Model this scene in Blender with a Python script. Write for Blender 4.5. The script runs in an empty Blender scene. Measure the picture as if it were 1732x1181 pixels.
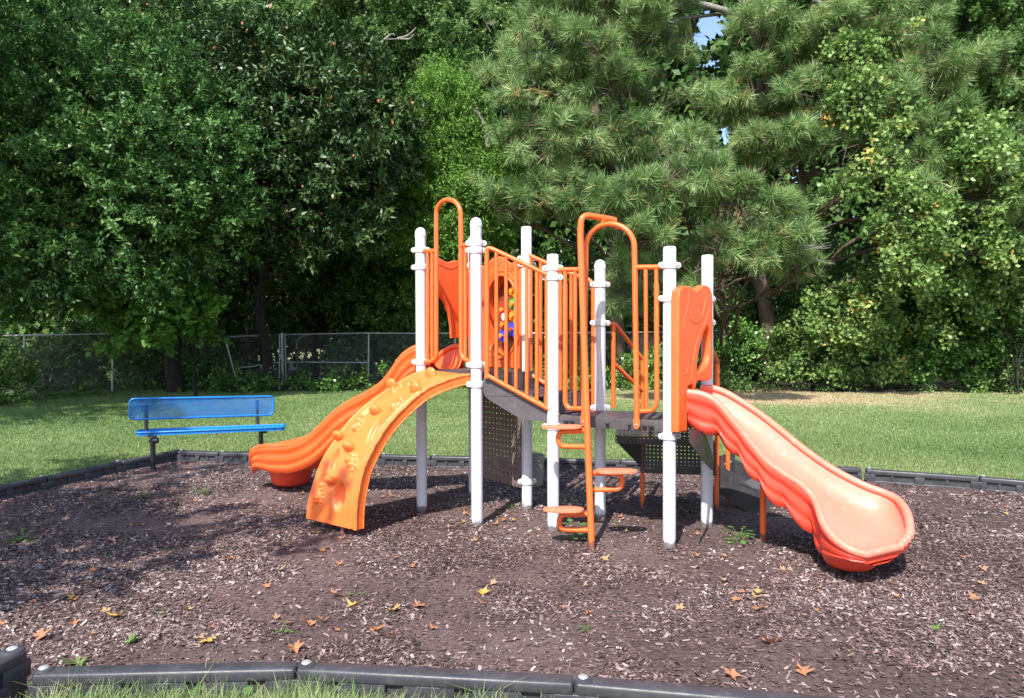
import bpy, math, random
import numpy as np
from mathutils import Vector, Matrix
random.seed(7); RNG = np.random.default_rng(11)
SC = bpy.context.scene
COL = SC.collection
PI = math.pi
# ------------------------------------------------------------------ camera model (used to read distances off the photo)
F, HC, PITCH, ROLL = 1155.0, 1.6, 0.01743, 0.0030
cp, sp, cr, sr = math.cos(PITCH), math.sin(PITCH), math.cos(ROLL), math.sin(ROLL)
CAM = Vector((0, 0, HC))
def ray(x, y):
    a, b = (x - 866) / F, (590.5 - y) / F
    u, v = a * cr + b * sr, -a * sr + b * cr
    return Vector((u, cp + v * sp, -sp + v * cp))
def G(x, y, z=0.0):
    d = ray(x, y); return CAM + d * ((z - HC) / d.z)
def DP(x, y, D):
    d = ray(x, y); return CAM + d * (D / d.y)
def V(A, B, x, y, off=0.0):
    """point of the vertical plane through plan points A, B (moved by off) seen at x, y"""
    d = ray(x, y); n = Vector((B[1] - A[1], -(B[0] - A[0]), 0)).normalized()
    a = Vector((A[0], A[1], 0)) + n * off
    t = n.dot(a - Vector((0, 0, 0))) / n.dot(Vector((d.x, d.y, 0)))
    return CAM + d * t
def proj(P):
    P = np.asarray(P, float).reshape(-1, 3); z = P[:, 2] - HC
    d = P[:, 1] * cp - z * sp; v = P[:, 1] * sp + z * cp
    return np.stack([866 + F * (P[:, 0] * cr - v * sr) / d, 590.5 - F * (P[:, 0] * sr + v * cr) / d], 1)
# ------------------------------------------------------------------ objects
def tag(o, label=None, cat=None, group=None, kind=None):
    if label: o['label'] = label
    if cat: o['category'] = cat
    if group: o['group'] = group
    if kind: o['kind'] = kind
    return o
def empty(name, loc=(0, 0, 0)):
    o = bpy.data.objects.new(name, None); o.location = loc; o.empty_display_size = .2
    COL.objects.link(o); return o
def worldloc(o):
    v = Vector((0, 0, 0))
    while o is not None: v += o.location; o = o.parent
    return v
def link(name, me, mat, parent=None, smooth=40):
    if mat is not None:
        for m in (mat if isinstance(mat, (list, tuple)) else [mat]): me.materials.append(m)
    if smooth:
        me.shade_smooth(); me.set_sharp_from_angle(angle=math.radians(smooth))
    o = bpy.data.objects.new(name, me); COL.objects.link(o)
    if parent is not None:
        me.transform(Matrix.Translation(-worldloc(parent))); o.parent = parent
    return o
def recenter(o, p):
    p = Vector(p); o.data.transform(Matrix.Translation(-p)); o.location = o.location + p
    return o
def copy_tree(o, parent=None):
    c = o.copy(); COL.objects.link(c); c.parent = parent
    for ch in list(o.children): copy_tree(ch, c)
    return c
class MB:
    def __init__(s): s.v = []; s.f = []; s.mi = []; s.cur = 0
    def add(s, vs, fs):
        n = len(s.v); s.v += [tuple(p) for p in vs]; s.f += [tuple(i + n for i in f) for f in fs]; s.mi += [s.cur] * len(fs)
        return s
    def mesh(s, name):
        me = bpy.data.meshes.new(name); me.from_pydata(s.v, [], s.f)
        if any(s.mi): me.polygons.foreach_set('material_index', s.mi)
        me.update(); return me
    def build(s, name, mat, parent=None, smooth=40): return link(name, s.mesh(name), mat, parent, smooth)
    def tube(s, pts, r, seg=10, cap=True, closed=False, rz=None):
        pts = [Vector(p) for p in pts]; n = len(pts)
        rs = r if isinstance(r, (list, tuple)) else [r] * n
        T = []
        for i in range(n):
            a = pts[(i - 1) % n] if (i or closed) else pts[0]; b = pts[(i + 1) % n] if (i < n - 1 or closed) else pts[-1]
            t = (b - a); T.append(t.normalized() if t.length > 1e-9 else Vector((0, 0, 1)))
        up = Vector((0, 0, 1)) if abs(T[0].z) < .9 else Vector((1, 0, 0))
        N = (up - T[0] * up.dot(T[0])).normalized(); vs = []
        for i in range(n):
            if i: N = (N - T[i] * N.dot(T[i])).normalized()
            B = T[i].cross(N)
            for k in range(seg):
                a = 2 * PI * k / seg; vs.append(pts[i] + (N * math.cos(a) + B * math.sin(a)) * rs[i])
        fs = []
        for i in range(n if closed else n - 1):
            j = (i + 1) % n
            for k in range(seg):
                l = (k + 1) % seg; fs.append((i * seg + k, i * seg + l, j * seg + l, j * seg + k))
        if cap and not closed:
            fs.append(tuple(range(seg))[::-1]); fs.append(tuple((n - 1) * seg + k for k in range(seg)))
        return s.add(vs, fs)
    def lathe(s, c, prof, seg=16, axis='z', M=None):
        vs = []; n = len(prof)
        for r, z in prof:
            for k in range(seg):
                a = 2 * PI * k / seg; p = Vector((r * math.cos(a), r * math.sin(a), z))
                if M is not None: p = M @ p
                vs.append(Vector(c) + p)
        fs = [(i * seg + k, i * seg + (k + 1) % seg, (i + 1) * seg + (k + 1) % seg, (i + 1) * seg + k) for i in range(n - 1) for k in range(seg)]
        if prof[0][0] > 1e-6: fs.append(tuple(range(seg))[::-1])
        if prof[-1][0] > 1e-6: fs.append(tuple((n - 1) * seg + k for k in range(seg)))
        return s.add(vs, fs)
    def prism(s, poly, d):
        """poly: planar list of 3D points, extruded by vector d"""
        n = len(poly); d = Vector(d); poly = [Vector(p) for p in poly]
        return s.add(poly + [p + d for p in poly], [tuple(range(n))[::-1], tuple(range(n, 2 * n))] + [(i, (i + 1) % n, n + (i + 1) % n, n + i) for i in range(n)])
    def box(s, c, hx, hy, hz, ax=(1, 0, 0), ay=(0, 1, 0), az=(0, 0, 1), bev=0.0):
        c = Vector(c); ax, ay, az = Vector(ax), Vector(ay), Vector(az)
        if bev <= 0:
            vs = [c + ax * (hx * i) + ay * (hy * j) + az * (hz * k) for i in (-1, 1) for j in (-1, 1) for k in (-1, 1)]
            return s.add(vs, [(0, 1, 3, 2), (4, 6, 7, 5), (0, 4, 5, 1), (2, 3, 7, 6), (0, 2, 6, 4), (1, 5, 7, 3)])
        import bmesh
        bm = bmesh.new(); bmesh.ops.create_cube(bm, size=2)
        for v in bm.verts: v.co = Vector((v.co.x * hx, v.co.y * hy, v.co.z * hz))
        bmesh.ops.bevel(bm, geom=bm.edges[:], offset=bev, segments=3, affect='EDGES', profile=.5)
        bm.verts.index_update()
        s.add([c + ax * v.co.x + ay * v.co.y + az * v.co.z for v in bm.verts], [[v.index for v in f.verts] for f in bm.faces]); bm.free()
        return s
    def grid(s, P, flip=False):
        P = np.asarray(P); n, m = P.shape[:2]
        fs = [(i * m + j, i * m + j + 1, (i + 1) * m + j + 1, (i + 1) * m + j) for i in range(n - 1) for j in range(m - 1)]
        if flip: fs = [f[::-1] for f in fs]
        return s.add([tuple(p) for p in P.reshape(-1, 3)], fs)
def fillet(pts, R, n=6):
    pts = [Vector(p) for p in pts]; out = [pts[0]]
    for i in range(1, len(pts) - 1):
        a, b, c = pts[i - 1], pts[i], pts[i + 1]
        u = (a - b); v = (c - b); r = min(R, u.length * .48, v.length * .48)
        p, q = b + u.normalized() * r, b + v.normalized() * r
        for k in range(n + 1):
            t = k / n; out.append(p * (1 - t) ** 2 + b * 2 * t * (1 - t) + q * t * t)
    out.append(pts[-1]); return out
def crom(P, n):
    """resample a polyline of points smoothly to n points (Catmull-Rom over chord length)"""
    P = np.asarray([tuple(p) for p in P], float); k = len(P)
    d = np.r_[0, np.cumsum(np.linalg.norm(np.diff(P[:, :], axis=0), axis=1) ** .7 + 1e-6)]
    E = np.vstack([2 * P[0] - P[1], P, 2 * P[-1] - P[-2]])
    out = []
    for t in np.linspace(0, d[-1], n):
        i = min(max(np.searchsorted(d, t, side='right') - 1, 0), k - 2); u = (t - d[i]) / (d[i + 1] - d[i])
        p0, p1, p2, p3 = E[i], E[i + 1], E[i + 2], E[i + 3]
        out.append(.5 * (2 * p1 + (p2 - p0) * u + (2 * p0 - 5 * p1 + 4 * p2 - p3) * u * u + (3 * p1 - p0 - 3 * p2 + p3) * u ** 3))
    return np.array(out)
def panel(name, outline, holes, thick, bev, org, udir, ndir, mat, parent):
    cu = bpy.data.curves.new('c', 'CURVE'); cu.dimensions = '2D'; cu.fill_mode = 'BOTH'
    cu.extrude = thick / 2 - bev; cu.bevel_depth = bev; cu.bevel_resolution = 2; cu.offset = -bev
    for pl in [outline] + holes:
        sp_ = cu.splines.new('POLY'); sp_.points.add(len(pl) - 1)
        for k, p in enumerate(pl): sp_.points[k].co = (p[0], p[1], 0, 1)
        sp_.use_cyclic_u = True
    tmp = bpy.data.objects.new('t', cu); me = bpy.data.meshes.new_from_object(tmp); bpy.data.objects.remove(tmp)
    me.materials.clear()
    u = Vector((udir[0], udir[1], 0)).normalized(); n = Vector((ndir[0], ndir[1], 0)).normalized()
    M = Matrix(((u.x, 0, n.x, org[0]), (u.y, 0, n.y, org[1]), (0, 1, 0, org[2] if len(org) > 2 else 0), (0, 0, 0, 1)))
    me.transform(M)
    if M.determinant() < 0: me.flip_normals()
    return link(name, me, mat, parent, 35)
def loop2(pts, n=60):
    P = [(*p, 0) for p in pts]; P = P + [P[0]]
    return [(q[0], q[1]) for q in crom(P, n)[:-1]]
# ------------------------------------------------------------------ materials
def nmat(name):
    m = bpy.data.materials.new(name); m.use_nodes = True; nt = m.node_tree
    b = nt.nodes['Principled BSDF']; return m, nt, b, nt.nodes['Material Output']
def N(nt, t, **k):
    n = nt.nodes.new(t)
    for a, v in k.items():
        if a in n.inputs.keys() if hasattr(n.inputs, 'keys') else False: n.inputs[a].default_value = v
        else: setattr(n, a, v)
    return n
def ramp(nt, fac, stops):
    r = nt.nodes.new('ShaderNodeValToRGB'); e = r.color_ramp.elements
    while len(e) > 2: e.remove(e[-1])
    e[0].position, e[0].color = stops[0][0], (*stops[0][1], 1); e[1].position, e[1].color = stops[-1][0], (*stops[-1][1], 1)
    for p, c in stops[1:-1]:
        x = e.new(p); x.color = (*c, 1)
    nt.links.new(fac, r.inputs[0]); return r.outputs[0]
def noise(nt, scale, detail=4, rough=.55, vec=None, obj=True):
    n = nt.nodes.new('ShaderNodeTexNoise'); n.inputs['Scale'].default_value = scale; n.inputs['Detail'].default_value = detail; n.inputs['Roughness'].default_value = rough
    if vec is None:
        g = nt.nodes.new('ShaderNodeNewGeometry'); vec = g.outputs['Position']
    nt.links.new(vec, n.inputs['Vector']); return n.outputs['Fac']
def bump(nt, b, h, strength, dist):
    n = nt.nodes.new('ShaderNodeBump'); n.inputs['Strength'].default_value = strength; n.inputs['Distance'].default_value = dist
    nt.links.new(h, n.inputs['Height']); nt.links.new(n.outputs[0], b.inputs['Normal'])
def plastic(name, c1, c2, rough=.38, scale=3, bmp=.15, spec=.5, coat=0, scuff=None):
    m, nt, b, o = nmat(name)
    f = noise(nt, scale, 6, .65); col = ramp(nt, f, [(.3, c1), (.7, c2)])
    if scuff:
        mx = nt.nodes.new('ShaderNodeMix'); mx.data_type = 'RGBA'
        f2 = noise(nt, 14, 8, .75); st = ramp(nt, f2, [(.56, (0, 0, 0)), (.72, (.7, .7, .7))])
        nt.links.new(st, mx.inputs[0]); nt.links.new(col, mx.inputs[6]); mx.inputs[7].default_value = (*scuff, 1); col = mx.outputs[2]
    nt.links.new(col, b.inputs['Base Color'])
    r = ramp(nt, noise(nt, 25, 5), [(.3, (rough - .08,) * 3), (.7, (rough + .14,) * 3)]); nt.links.new(r, b.inputs['Roughness'])
    b.inputs['Specular IOR Level'].default_value = spec; b.inputs['Coat Weight'].default_value = coat
    bump(nt, b, noise(nt, 180, 3), bmp, .0015); return m
M = {}
M['orange'] = plastic('orange_coating', (.76, .112, .020), (.82, .142, .028), .36, 4, .15, scuff=(.66, .15, .06))
M['orange_panel'] = plastic('orange_plastic', (.75, .098, .018), (.80, .126, .026), .44, 2.5, .3, scuff=(.74, .17, .07))
M['climber'] = plastic('climber_plastic', (.80, .135, .022), (.84, .18, .036), .46, 3, .15, scuff=(.84, .24, .09))
M['slide_left'] = plastic('slide_plastic', (.76, .082, .014), (.82, .115, .022), .38, 2.2, .2, scuff=(.80, .16, .06))
M['slide_red'] = plastic('red_slide_plastic', (.72, .050, .026), (.78, .070, .036), .42, 3, .25)
M['slide_bed'] = plastic('sun_bleached_slide_plastic', (.81, .155, .10), (.84, .22, .155), .45, 1.6, .2, scuff=(.86, .38, .31))
M['step'] = plastic('step_coating', (.78, .15, .075), (.82, .20, .11), .5, 18, .4)
M['white'] = plastic('white_post_coating', (.54, .53, .58), (.60, .59, .63), .42, 5, .15, scuff=(.44, .42, .45))
def dirty_base(m, z0=.02, z1=.11):
    # mud splashed by rain onto the lowest part of a post
    nt = m.node_tree; b = nt.nodes['Principled BSDF']; src = b.inputs['Base Color'].links[0].from_socket
    g = nt.nodes.new('ShaderNodeNewGeometry'); s = nt.nodes.new('ShaderNodeSeparateXYZ'); nt.links.new(g.outputs['Position'], s.inputs[0])
    mr = nt.nodes.new('ShaderNodeMapRange'); mr.inputs[1].default_value = z0; mr.inputs[2].default_value = z1; mr.inputs[3].default_value = .62; mr.inputs[4].default_value = 0; nt.links.new(s.outputs[2], mr.inputs[0])
    ad = nt.nodes.new('ShaderNodeMath'); ad.operation = 'ADD'; nt.links.new(mr.outputs[0], ad.inputs[0]); nt.links.new(noise(nt, 45, 6, .7), ad.inputs[1])
    r = ramp(nt, ad.outputs[0], [(.68, (0, 0, 0)), (.85, (.85, .85, .85))]); mx = nt.nodes.new('ShaderNodeMix'); mx.data_type = 'RGBA'
    nt.links.new(r, mx.inputs[0]); nt.links.new(src, mx.inputs[6]); mx.inputs[7].default_value = (.075, .052, .043, 1); nt.links.new(mx.outputs[2], b.inputs['Base Color'])
dirty_base(M['white']); dirty_base(M['orange'])
M['grey_deck'] = plastic('grey_deck_coating', (.045, .037, .041), (.072, .060, .065), .5, 9, .5, scuff=(.12, .105, .105))
M['grey_plate'] = plastic('grey_plate_coating', (.062, .052, .059), (.092, .080, .088), .5, 5, .4, scuff=(.17, .15, .155))
M['dark_plate'] = plastic('dark_plate_coating', (.035, .034, .038), (.06, .058, .064), .42, 6, .4, scuff=(.13, .13, .135))
M['timber'] = plastic('black_border_plastic', (.030, .031, .036), (.052, .053, .062), .40, 7, .6, scuff=(.095, .09, .10))
M['metal'] = plastic('pin_metal', (.42, .42, .44), (.58, .58, .6), .38, 9, .3)
M['bolt'] = plastic('bolt_metal', (.18, .18, .18), (.3, .3, .3), .3, 9, .3)
M['black_metal'] = plastic('black_coated_steel', (.012, .012, .014), (.02, .02, .022), .3, 6, .2)
M['blue'] = plastic('blue_coating', (.003, .135, .47), (.006, .175, .54), .33, 4, .2)
M['tub'] = plastic('tub_plastic', (.21, .20, .165), (.28, .265, .22), .6, 5, .4)
M['galv'] = plastic('galvanised_steel', (.34, .35, .37), (.46, .47, .50), .5, 6, .3)
for k in ('metal', 'galv'): M[k].node_tree.nodes['Principled BSDF'].inputs['Metallic'].default_value = .6
M['wire'] = plastic('fence_wire', (.13, .13, .135), (.2, .2, .2), .6, 6, .1)
def gearmat(n, c): M[n] = plastic(n, c, tuple(min(1, x * 1.15) for x in c), .35, 5, .1)
for n, c in (('gear_red', (.75, .03, .02)), ('gear_yellow', (.85, .55, .02)), ('gear_green', (.03, .35, .06)), ('gear_blue', (.02, .06, .55)), ('gear_orange', (.85, .22, .02)), ('gear_white', (.8, .8, .78)), ('gear_brown', (.35, .13, .05))): gearmat(n, c)
def perforated(name, c, scale, rad, axes):
    """coated sheet steel with punched round holes"""
    m, nt, b, out = nmat(name)
    b.inputs['Base Color'].default_value = (*c, 1); b.inputs['Roughness'].default_value = .5
    col = ramp(nt, noise(nt, 9, 6), [(.3, c), (.75, tuple(x * 1.5 for x in c))]); nt.links.new(col, b.inputs['Base Color'])
    g = nt.nodes.new('ShaderNodeNewGeometry'); sx = nt.nodes.new('ShaderNodeSeparateXYZ'); nt.links.new(g.outputs['Position'], sx.inputs[0])
    def dot(ax):
        d = nt.nodes.new('ShaderNodeVectorMath'); d.operation = 'DOT_PRODUCT'; nt.links.new(g.outputs['Position'], d.inputs[0]); d.inputs[1].default_value = ax
        k = nt.nodes.new('ShaderNodeMath'); k.operation = 'MULTIPLY'; nt.links.new(d.outputs['Value'], k.inputs[0]); k.inputs[1].default_value = scale
        fr = nt.nodes.new('ShaderNodeMath'); fr.operation = 'FRACT'; nt.links.new(k.outputs[0], fr.inputs[0])
        s_ = nt.nodes.new('ShaderNodeMath'); s_.operation = 'SUBTRACT'; nt.links.new(fr.outputs[0], s_.inputs[0]); s_.inputs[1].default_value = .5
        p = nt.nodes.new('ShaderNodeMath'); p.operation = 'POWER'; nt.links.new(s_.outputs[0], p.inputs[0]); p.inputs[1].default_value = 2
        return p.outputs[0]
    a = nt.nodes.new('ShaderNodeMath'); a.operation = 'ADD'; nt.links.new(dot(axes[0]), a.inputs[0]); nt.links.new(dot(axes[1]), a.inputs[1])
    l = nt.nodes.new('ShaderNodeMath'); l.operation = 'LESS_THAN'; nt.links.new(a.outputs[0], l.inputs[0]); l.inputs[1].default_value = rad * rad
    tr = nt.nodes.new('ShaderNodeBsdfTransparent'); mx = nt.nodes.new('ShaderNodeMixShader')
    nt.links.new(l.outputs[0], mx.inputs[0]); nt.links.new(b.outputs[0], mx.inputs[1]); nt.links.new(tr.outputs[0], mx.inputs[2]); nt.links.new(mx.outputs[0], out.inputs['Surface'])
    return m
def leafmat(name, stops, rough=.45, trans=.3, spec=.4, tcol=1.0):
    m, nt, b, out = nmat(name)
    at = nt.nodes.new('ShaderNodeAttribute'); at.attribute_name = 'tone'
    col = ramp(nt, at.outputs['Fac'], stops)
    nt.links.new(col, b.inputs['Base Color']); b.inputs['Roughness'].default_value = rough; b.inputs['Specular IOR Level'].default_value = spec
    t = nt.nodes.new('ShaderNodeBsdfTranslucent'); nt.links.new(col, t.inputs['Color'])
    mx = nt.nodes.new('ShaderNodeMixShader'); mx.inputs[0].default_value = trans
    nt.links.new(b.outputs[0], mx.inputs[1]); nt.links.new(t.outputs[0], mx.inputs[2]); nt.links.new(mx.outputs[0], out.inputs['Surface'])
    return m
def barkmat(name, c1, c2):
    m, nt, b, o = nmat(name)
    mp = nt.nodes.new('ShaderNodeMapping'); g = nt.nodes.new('ShaderNodeNewGeometry'); nt.links.new(g.outputs['Position'], mp.inputs[0]); mp.inputs['Scale'].default_value = (9, 9, 2)
    f = noise(nt, 2.2, 8, .7, mp.outputs[0]); nt.links.new(ramp(nt, f, [(.35, c1), (.65, c2)]), b.inputs['Base Color']); b.inputs['Roughness'].default_value = .9
    bump(nt, b, f, .9, .03); return m
exec_sections = True
# ================================================================== PLAY STRUCTURE
P1, P2, P3, P4, P5, P6, P7 = (-.825, 6.197), (-.296, 5.69), (.134, 6.217), (.333, 5.554), (.76, 5.893), (1.177, 5.101), (1.612, 5.64)
P0 = (-.385, 6.74)
POST_H = {0: 2.6, 1: 2.6, 2: 2.6, 3: 2.6, 4: 2.27, 5: 2.27, 6: 2.27, 7: 2.27}
POSTS = [P0, P1, P2, P3, P4, P5, P6, P7]
ZU, ZL = 1.30, .965
ps = tag(empty('playground_structure', (.4, 5.8, 0)), 'orange and white play structure with two slides and a climbing wall on the mulch', 'play structure')
def lerp2(a, b, t): return (a[0] + (b[0] - a[0]) * t, a[1] + (b[1] - a[1]) * t)
def unit2(a, b):
    d = Vector((b[0] - a[0], b[1] - a[1], 0)); return d.normalized()
PR = .048
post_objs = []
CL = {0: [2.30, 1.36], 1: [423, 452, 612], 2: [412, 424, 617, 650], 3: [438, 448, 815], 4: [454, 470, 722], 5: [482, 547, 690], 6: [450, 506, 739], 7: [507, 547, 728]}
for i, (x, y) in enumerate(POSTS):
    H = POST_H[i]; b = MB()
    round_cap = i in (0, 1, 2, 5)
    if round_cap:
        b.lathe((x, y, 0), [(PR, -.05), (PR, H - .07)], 20)
    else:
        b.lathe((x, y, 0), [(PR, -.05), (PR, H - .012), (PR - .003, H - .003), (PR - .008, H), (0.0, H + .001)], 20)
    po = b.build('post', M['white'], ps); recenter(po, Vector((x, y, 0)) - worldloc(ps)); post_objs.append(po)
    if round_cap:
        c = MB(); c.lathe((x, y, 0), [(PR + .003, H - .085), (PR + .003, H - .06)] + [((PR + .001) * math.cos(a), H - .055 + .05 * math.sin(a)) for a in np.linspace(0, PI / 2, 8)], 20)
        c.build('post_cap', M['white'], po)
    for z in CL[i]:
        zz = z if z < 5 else HC + (570.4 - z) * y / F
        c = MB(); r = PR + .006
        c.lathe((x, y, zz), [(r - .004, -.027), (r + .002, -.024), (r + .004, -.012), (r + .004, .012), (r + .002, .024), (r - .004, .027)], 20)
        # the two bolted ears of the split clamp
        ang = {0: -.75, 1: 2.4, 2: .15, 3: .3, 4: -.3, 5: .1, 6: .2, 7: .5}[i]
        for s in (-1, 1):
            d = Vector((math.cos(ang) * s, math.sin(ang) * s, 0)) if i not in (1,) else Vector((s * .98, -.2 * s, 0))
            nrm = Vector((-d.y, d.x, 0))
            Mx = Matrix((d, Vector((0, 0, 1)), nrm)).transposed()
            c.lathe(Vector((x, y, zz)) + d * (r + .012), [(.018, -.012), (.023, -.009), (.023, .009), (.018, .012)], 14, M=Mx)
        co = c.build('clamp', M['white'], po)
        for s in (-1, 1):
            c = MB()
            d = Vector((math.cos(ang) * s, math.sin(ang) * s, 0)) if i not in (1,) else Vector((s * .98, -.2 * s, 0))
            nrm = Vector((-d.y, d.x, 0)); nrm = nrm if nrm.y < 0 else -nrm
            c.lathe(Vector((x, y, zz)) + d * (r + .014) + nrm * .012, [(.007, -.003), (.007, .003), (.004, .005), (0, .005)], 8, M=Matrix((d, Vector((0, 0, 1)), nrm)).transposed())
            c.build('bolt', M['bolt'], po)
# ---- decks
PERF = perforated('perforated_grey_steel', (.062, .052, .057), 26, .2, ((.74, -.66, 0), (.66, .74, 0)))
PERFV = perforated('perforated_brown_steel', (.12, .088, .08), 20, .2, ((.704, -.710, 0), (0, 0, 1)))
PERFD = perforated('perforated_dark_steel', (.035, .032, .036), 29, .2, ((.97, -.26, 0), (0, 0, 1)))
def deck(quad, z, name, grooves=True):
    """quad: four plan points; planked top with rolled rim and slotted skirt"""
    q = [Vector((*p, z)) for p in quad]; c = sum(q, Vector()) / 4
    q = [p + (c - p).normalized() * .045 for p in q]
    d = MB()
    T = .085
    # skirt frame
    for k in range(4):
        a, b = q[k], q[(k + 1) % 4]; t = (b - a).normalized(); n = Vector((t.y, -t.x, 0))
        if n.dot(c - a) > 0: n = -n
        prof = [(-.02, 0), (-.004, 0), (.004, -.006), (.006, -.015), (.006, -T), (-.012, -T), (-.012, -T + .012), (-.004, -T + .012), (-.004, -.02), (-.02, -.02)]
        A = [a + n * o + Vector((0, 0, h)) for o, h in prof]; B = [b + n * o + Vector((0, 0, h)) for o, h in prof]
        m = len(prof); d.add(A + B, [(i, (i + 1) % m, m + (i + 1) % m, m + i) for i in range(m)] + [tuple(range(m)), tuple(range(m, 2 * m))[::-1]])
    o = d.build(name, M['grey_deck'], ps)
    # planks run from front to back with narrow gaps
    a, b, cc, dd = q
    pl = MB(); n = 7
    for i in range(n):
        t0, t1 = (i + .05) / n, (i + .95) / n
        p = [a.lerp(b, t0), a.lerp(b, t1), dd.lerp(cc, t1), dd.lerp(cc, t0)]
        p = [x_ + Vector((0, 0, .003)) for x_ in p]
        pl.prism([x_ - Vector((0, 0, .012)) for x_ in p], (0, 0, .012))
    pl.build('deck_surface', PERF, o, 0)
    under = MB(); under.prism([x_ - Vector((0, 0, .018)) for x_ in q], (0, 0, .006))
    under.build('deck_pan', PERF, o, 0)
    return o, q
du, qu = deck([P1, P2, P3, P0], ZU, 'upper_deck')
dl, ql = deck([P4, P6, P7, P5], ZL, 'lower_deck')
a, b = Vector((*P4, 0)), Vector((*P6, 0)); t = (b - a).normalized(); nf = Vector((t.y, -t.x, 0))
for u0, u1 in ((.10, .14), (.155, .19), (.47, .50), (.66, .685), (.78, .815), (.83, .875)):
    s_ = MB(); p = a.lerp(b, (u0 + u1) / 2); s_.box(p + nf * .0052 + Vector((0, 0, ZL - .045)), (b - a).length * (u1 - u0) / 2, .012, .008, t, nf, (0, 0, 1), .004)
    s_.build('slot', M['black_metal'], dl)
# ---- sloped stair between the decks
def vplate(A, B, px, thick, name, mat, parent, off=0):
    pts = [V(A, B, x, y, off) for x, y in px]; n = Vector((B[1] - A[1], -(B[0] - A[0]), 0)).normalized()
    m = MB(); m.prism(pts, n * thick); return m.build(name, mat, parent, 30)
st = empty('connecting_stair', Vector((.1, 5.9, 0)) - worldloc(ps)); st.parent = ps
pa, pb = P2, P4
vplate(pa, pb, [(818, 640), (826, 642), (926, 694), (926, 713), (882, 709.5), (827, 676), (819, 668), (817, 655)], .006, 'side_plate', M['grey_plate'], st, off=-.01)
vplate(P3, P5, [(890, 621), (896, 624), (1003, 690), (1003, 712), (955, 705), (893, 664), (888, 650)], .006, 'side_plate', M['grey_plate'], st, off=0)
lo = MB(); pts = fillet([V(pa, pb, 823, 636, -.004), V(pa, pb, 927, 693, -.004)], .1); 
# treads: one between the decks
e0a, e0b = Vector((*lerp2(P2, P4, .08), 0)), Vector((*lerp2(P3, P5, .08), 0))
def stairq(t0, t1, z):
    return [Vector((*lerp2(P2, P4, t0), z)), Vector((*lerp2(P2, P4, t1), z)), Vector((*lerp2(P3, P5, t1), z)), Vector((*lerp2(P3, P5, t0), z))]
tr = MB(); zm = (ZU + ZL) / 2
tr.prism(stairq(.12, .86, zm - .02), (0, 0, .02)); tr.build('tread', PERF, st, 0)
rs = MB()
for t0, z0, z1 in ((.10, zm, ZU), (.88, ZL, zm)):
    q = stairq(t0, t0 + .015, z0); rs.prism(q, (0, 0, z1 - z0 - .004))
PERFR = perforated('perforated_riser_steel', (.085, .073, .08), 30, .2, ((.63, .78, 0), (0, 0, 1)))
rs.build('riser', PERFR, st, 0)
for u in (.3, .55, .8):
    m = MB(); p = Vector((*lerp2(lerp2(P2, P4, .10), lerp2(P3, P5, .10), u), zm + .13)); m.lathe(p, [(.012, -.002), (.012, .004), (0, .006)], 10, M=Matrix(((0, 0, 1), (0, 1, 0), (-1, 0, 0)))); m.build('bolt', M['bolt'], st)
# ---- rails
RT, RB = .0195, .0155
def rail(name, A, B, frames, bars, fr=.06, off=0, rt=RT, rb=RB, parent=None, mat=None):
    o = MB()
    for f in frames:
        R = fr
        if isinstance(f, tuple): f, R = f
        o.tube(fillet([V(A, B, x, y, off) if len((x, y)) == 2 else x for x, y in f], R, 8), rt, 12)
    ob = o.build(name, mat or M['orange'], parent or ps, 50)
    for x0, y0, x1, y1 in bars:
        m = MB(); m.tube([V(A, B, x0, y0, off), V(A, B, x1, y1, off)], rb, 10); m.build('baluster', mat or M['orange'], ob, 50)
    return ob
# entrance arch over the climbing wall (front left)
arch = [(738 + 20.5 - 20.5 * math.cos(a), 362 - 24 * math.sin(a)) for a in np.linspace(0, PI, 15)]
rail('arch_rail', P1, P2, [([(715, 613), (738, 610), (738, 375)] , .07)], [], off=.0)
rail('arch_rail', P1, P2, [([(800, 613), (780, 606), (780, 375)], .07)], [])
am = MB(); am.tube([V(P1, P2, 738, 560)] + [V(P1, P2, x, y) for x, y in [(738, 400)] + arch + [(779.5, 400)]] + [V(P1, P2, 780, 560)], RT + .0008, 12); am.build('arch_rail', M['orange'], ps, 50)
rail('side_rail', P1, P2, [[(714, 424), (738, 425)]], [(723.5, 424, 723.5, 612), (731, 425, 731, 611)])
rail('side_rail', P1, P2, [[(780, 416), (802, 413)]], [(787, 415, 787, 609), (796, 414, 796, 612)])
# stair rails
rail('stair_rail', P2, P4, [([(823.5, 640), (823.5, 420), (832, 421), (936, 470)], .035), [(822, 634), (936, 697)]],
     [(839.5, 426, 839.5, 643), (856, 433, 856, 652), (872.5, 441, 872.5, 661), (891, 449, 891, 671), (908, 457, 908, 680), (924.5, 465, 924.5, 688)], off=.02)
rail('stair_rail', P3, P5, [([(881, 624), (881, 436), (892, 431), (963, 462), (1000, 475), (1003.5, 490), (1003.5, 704)], .045), [(881, 624), (1003, 697)]],
     [(898, 434, 898, 634), (914.5, 441, 914.5, 644), (931, 448, 931, 653), (948, 456, 948, 662), (966, 464, 966, 674), (984, 470, 984, 685)], off=.02)
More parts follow.
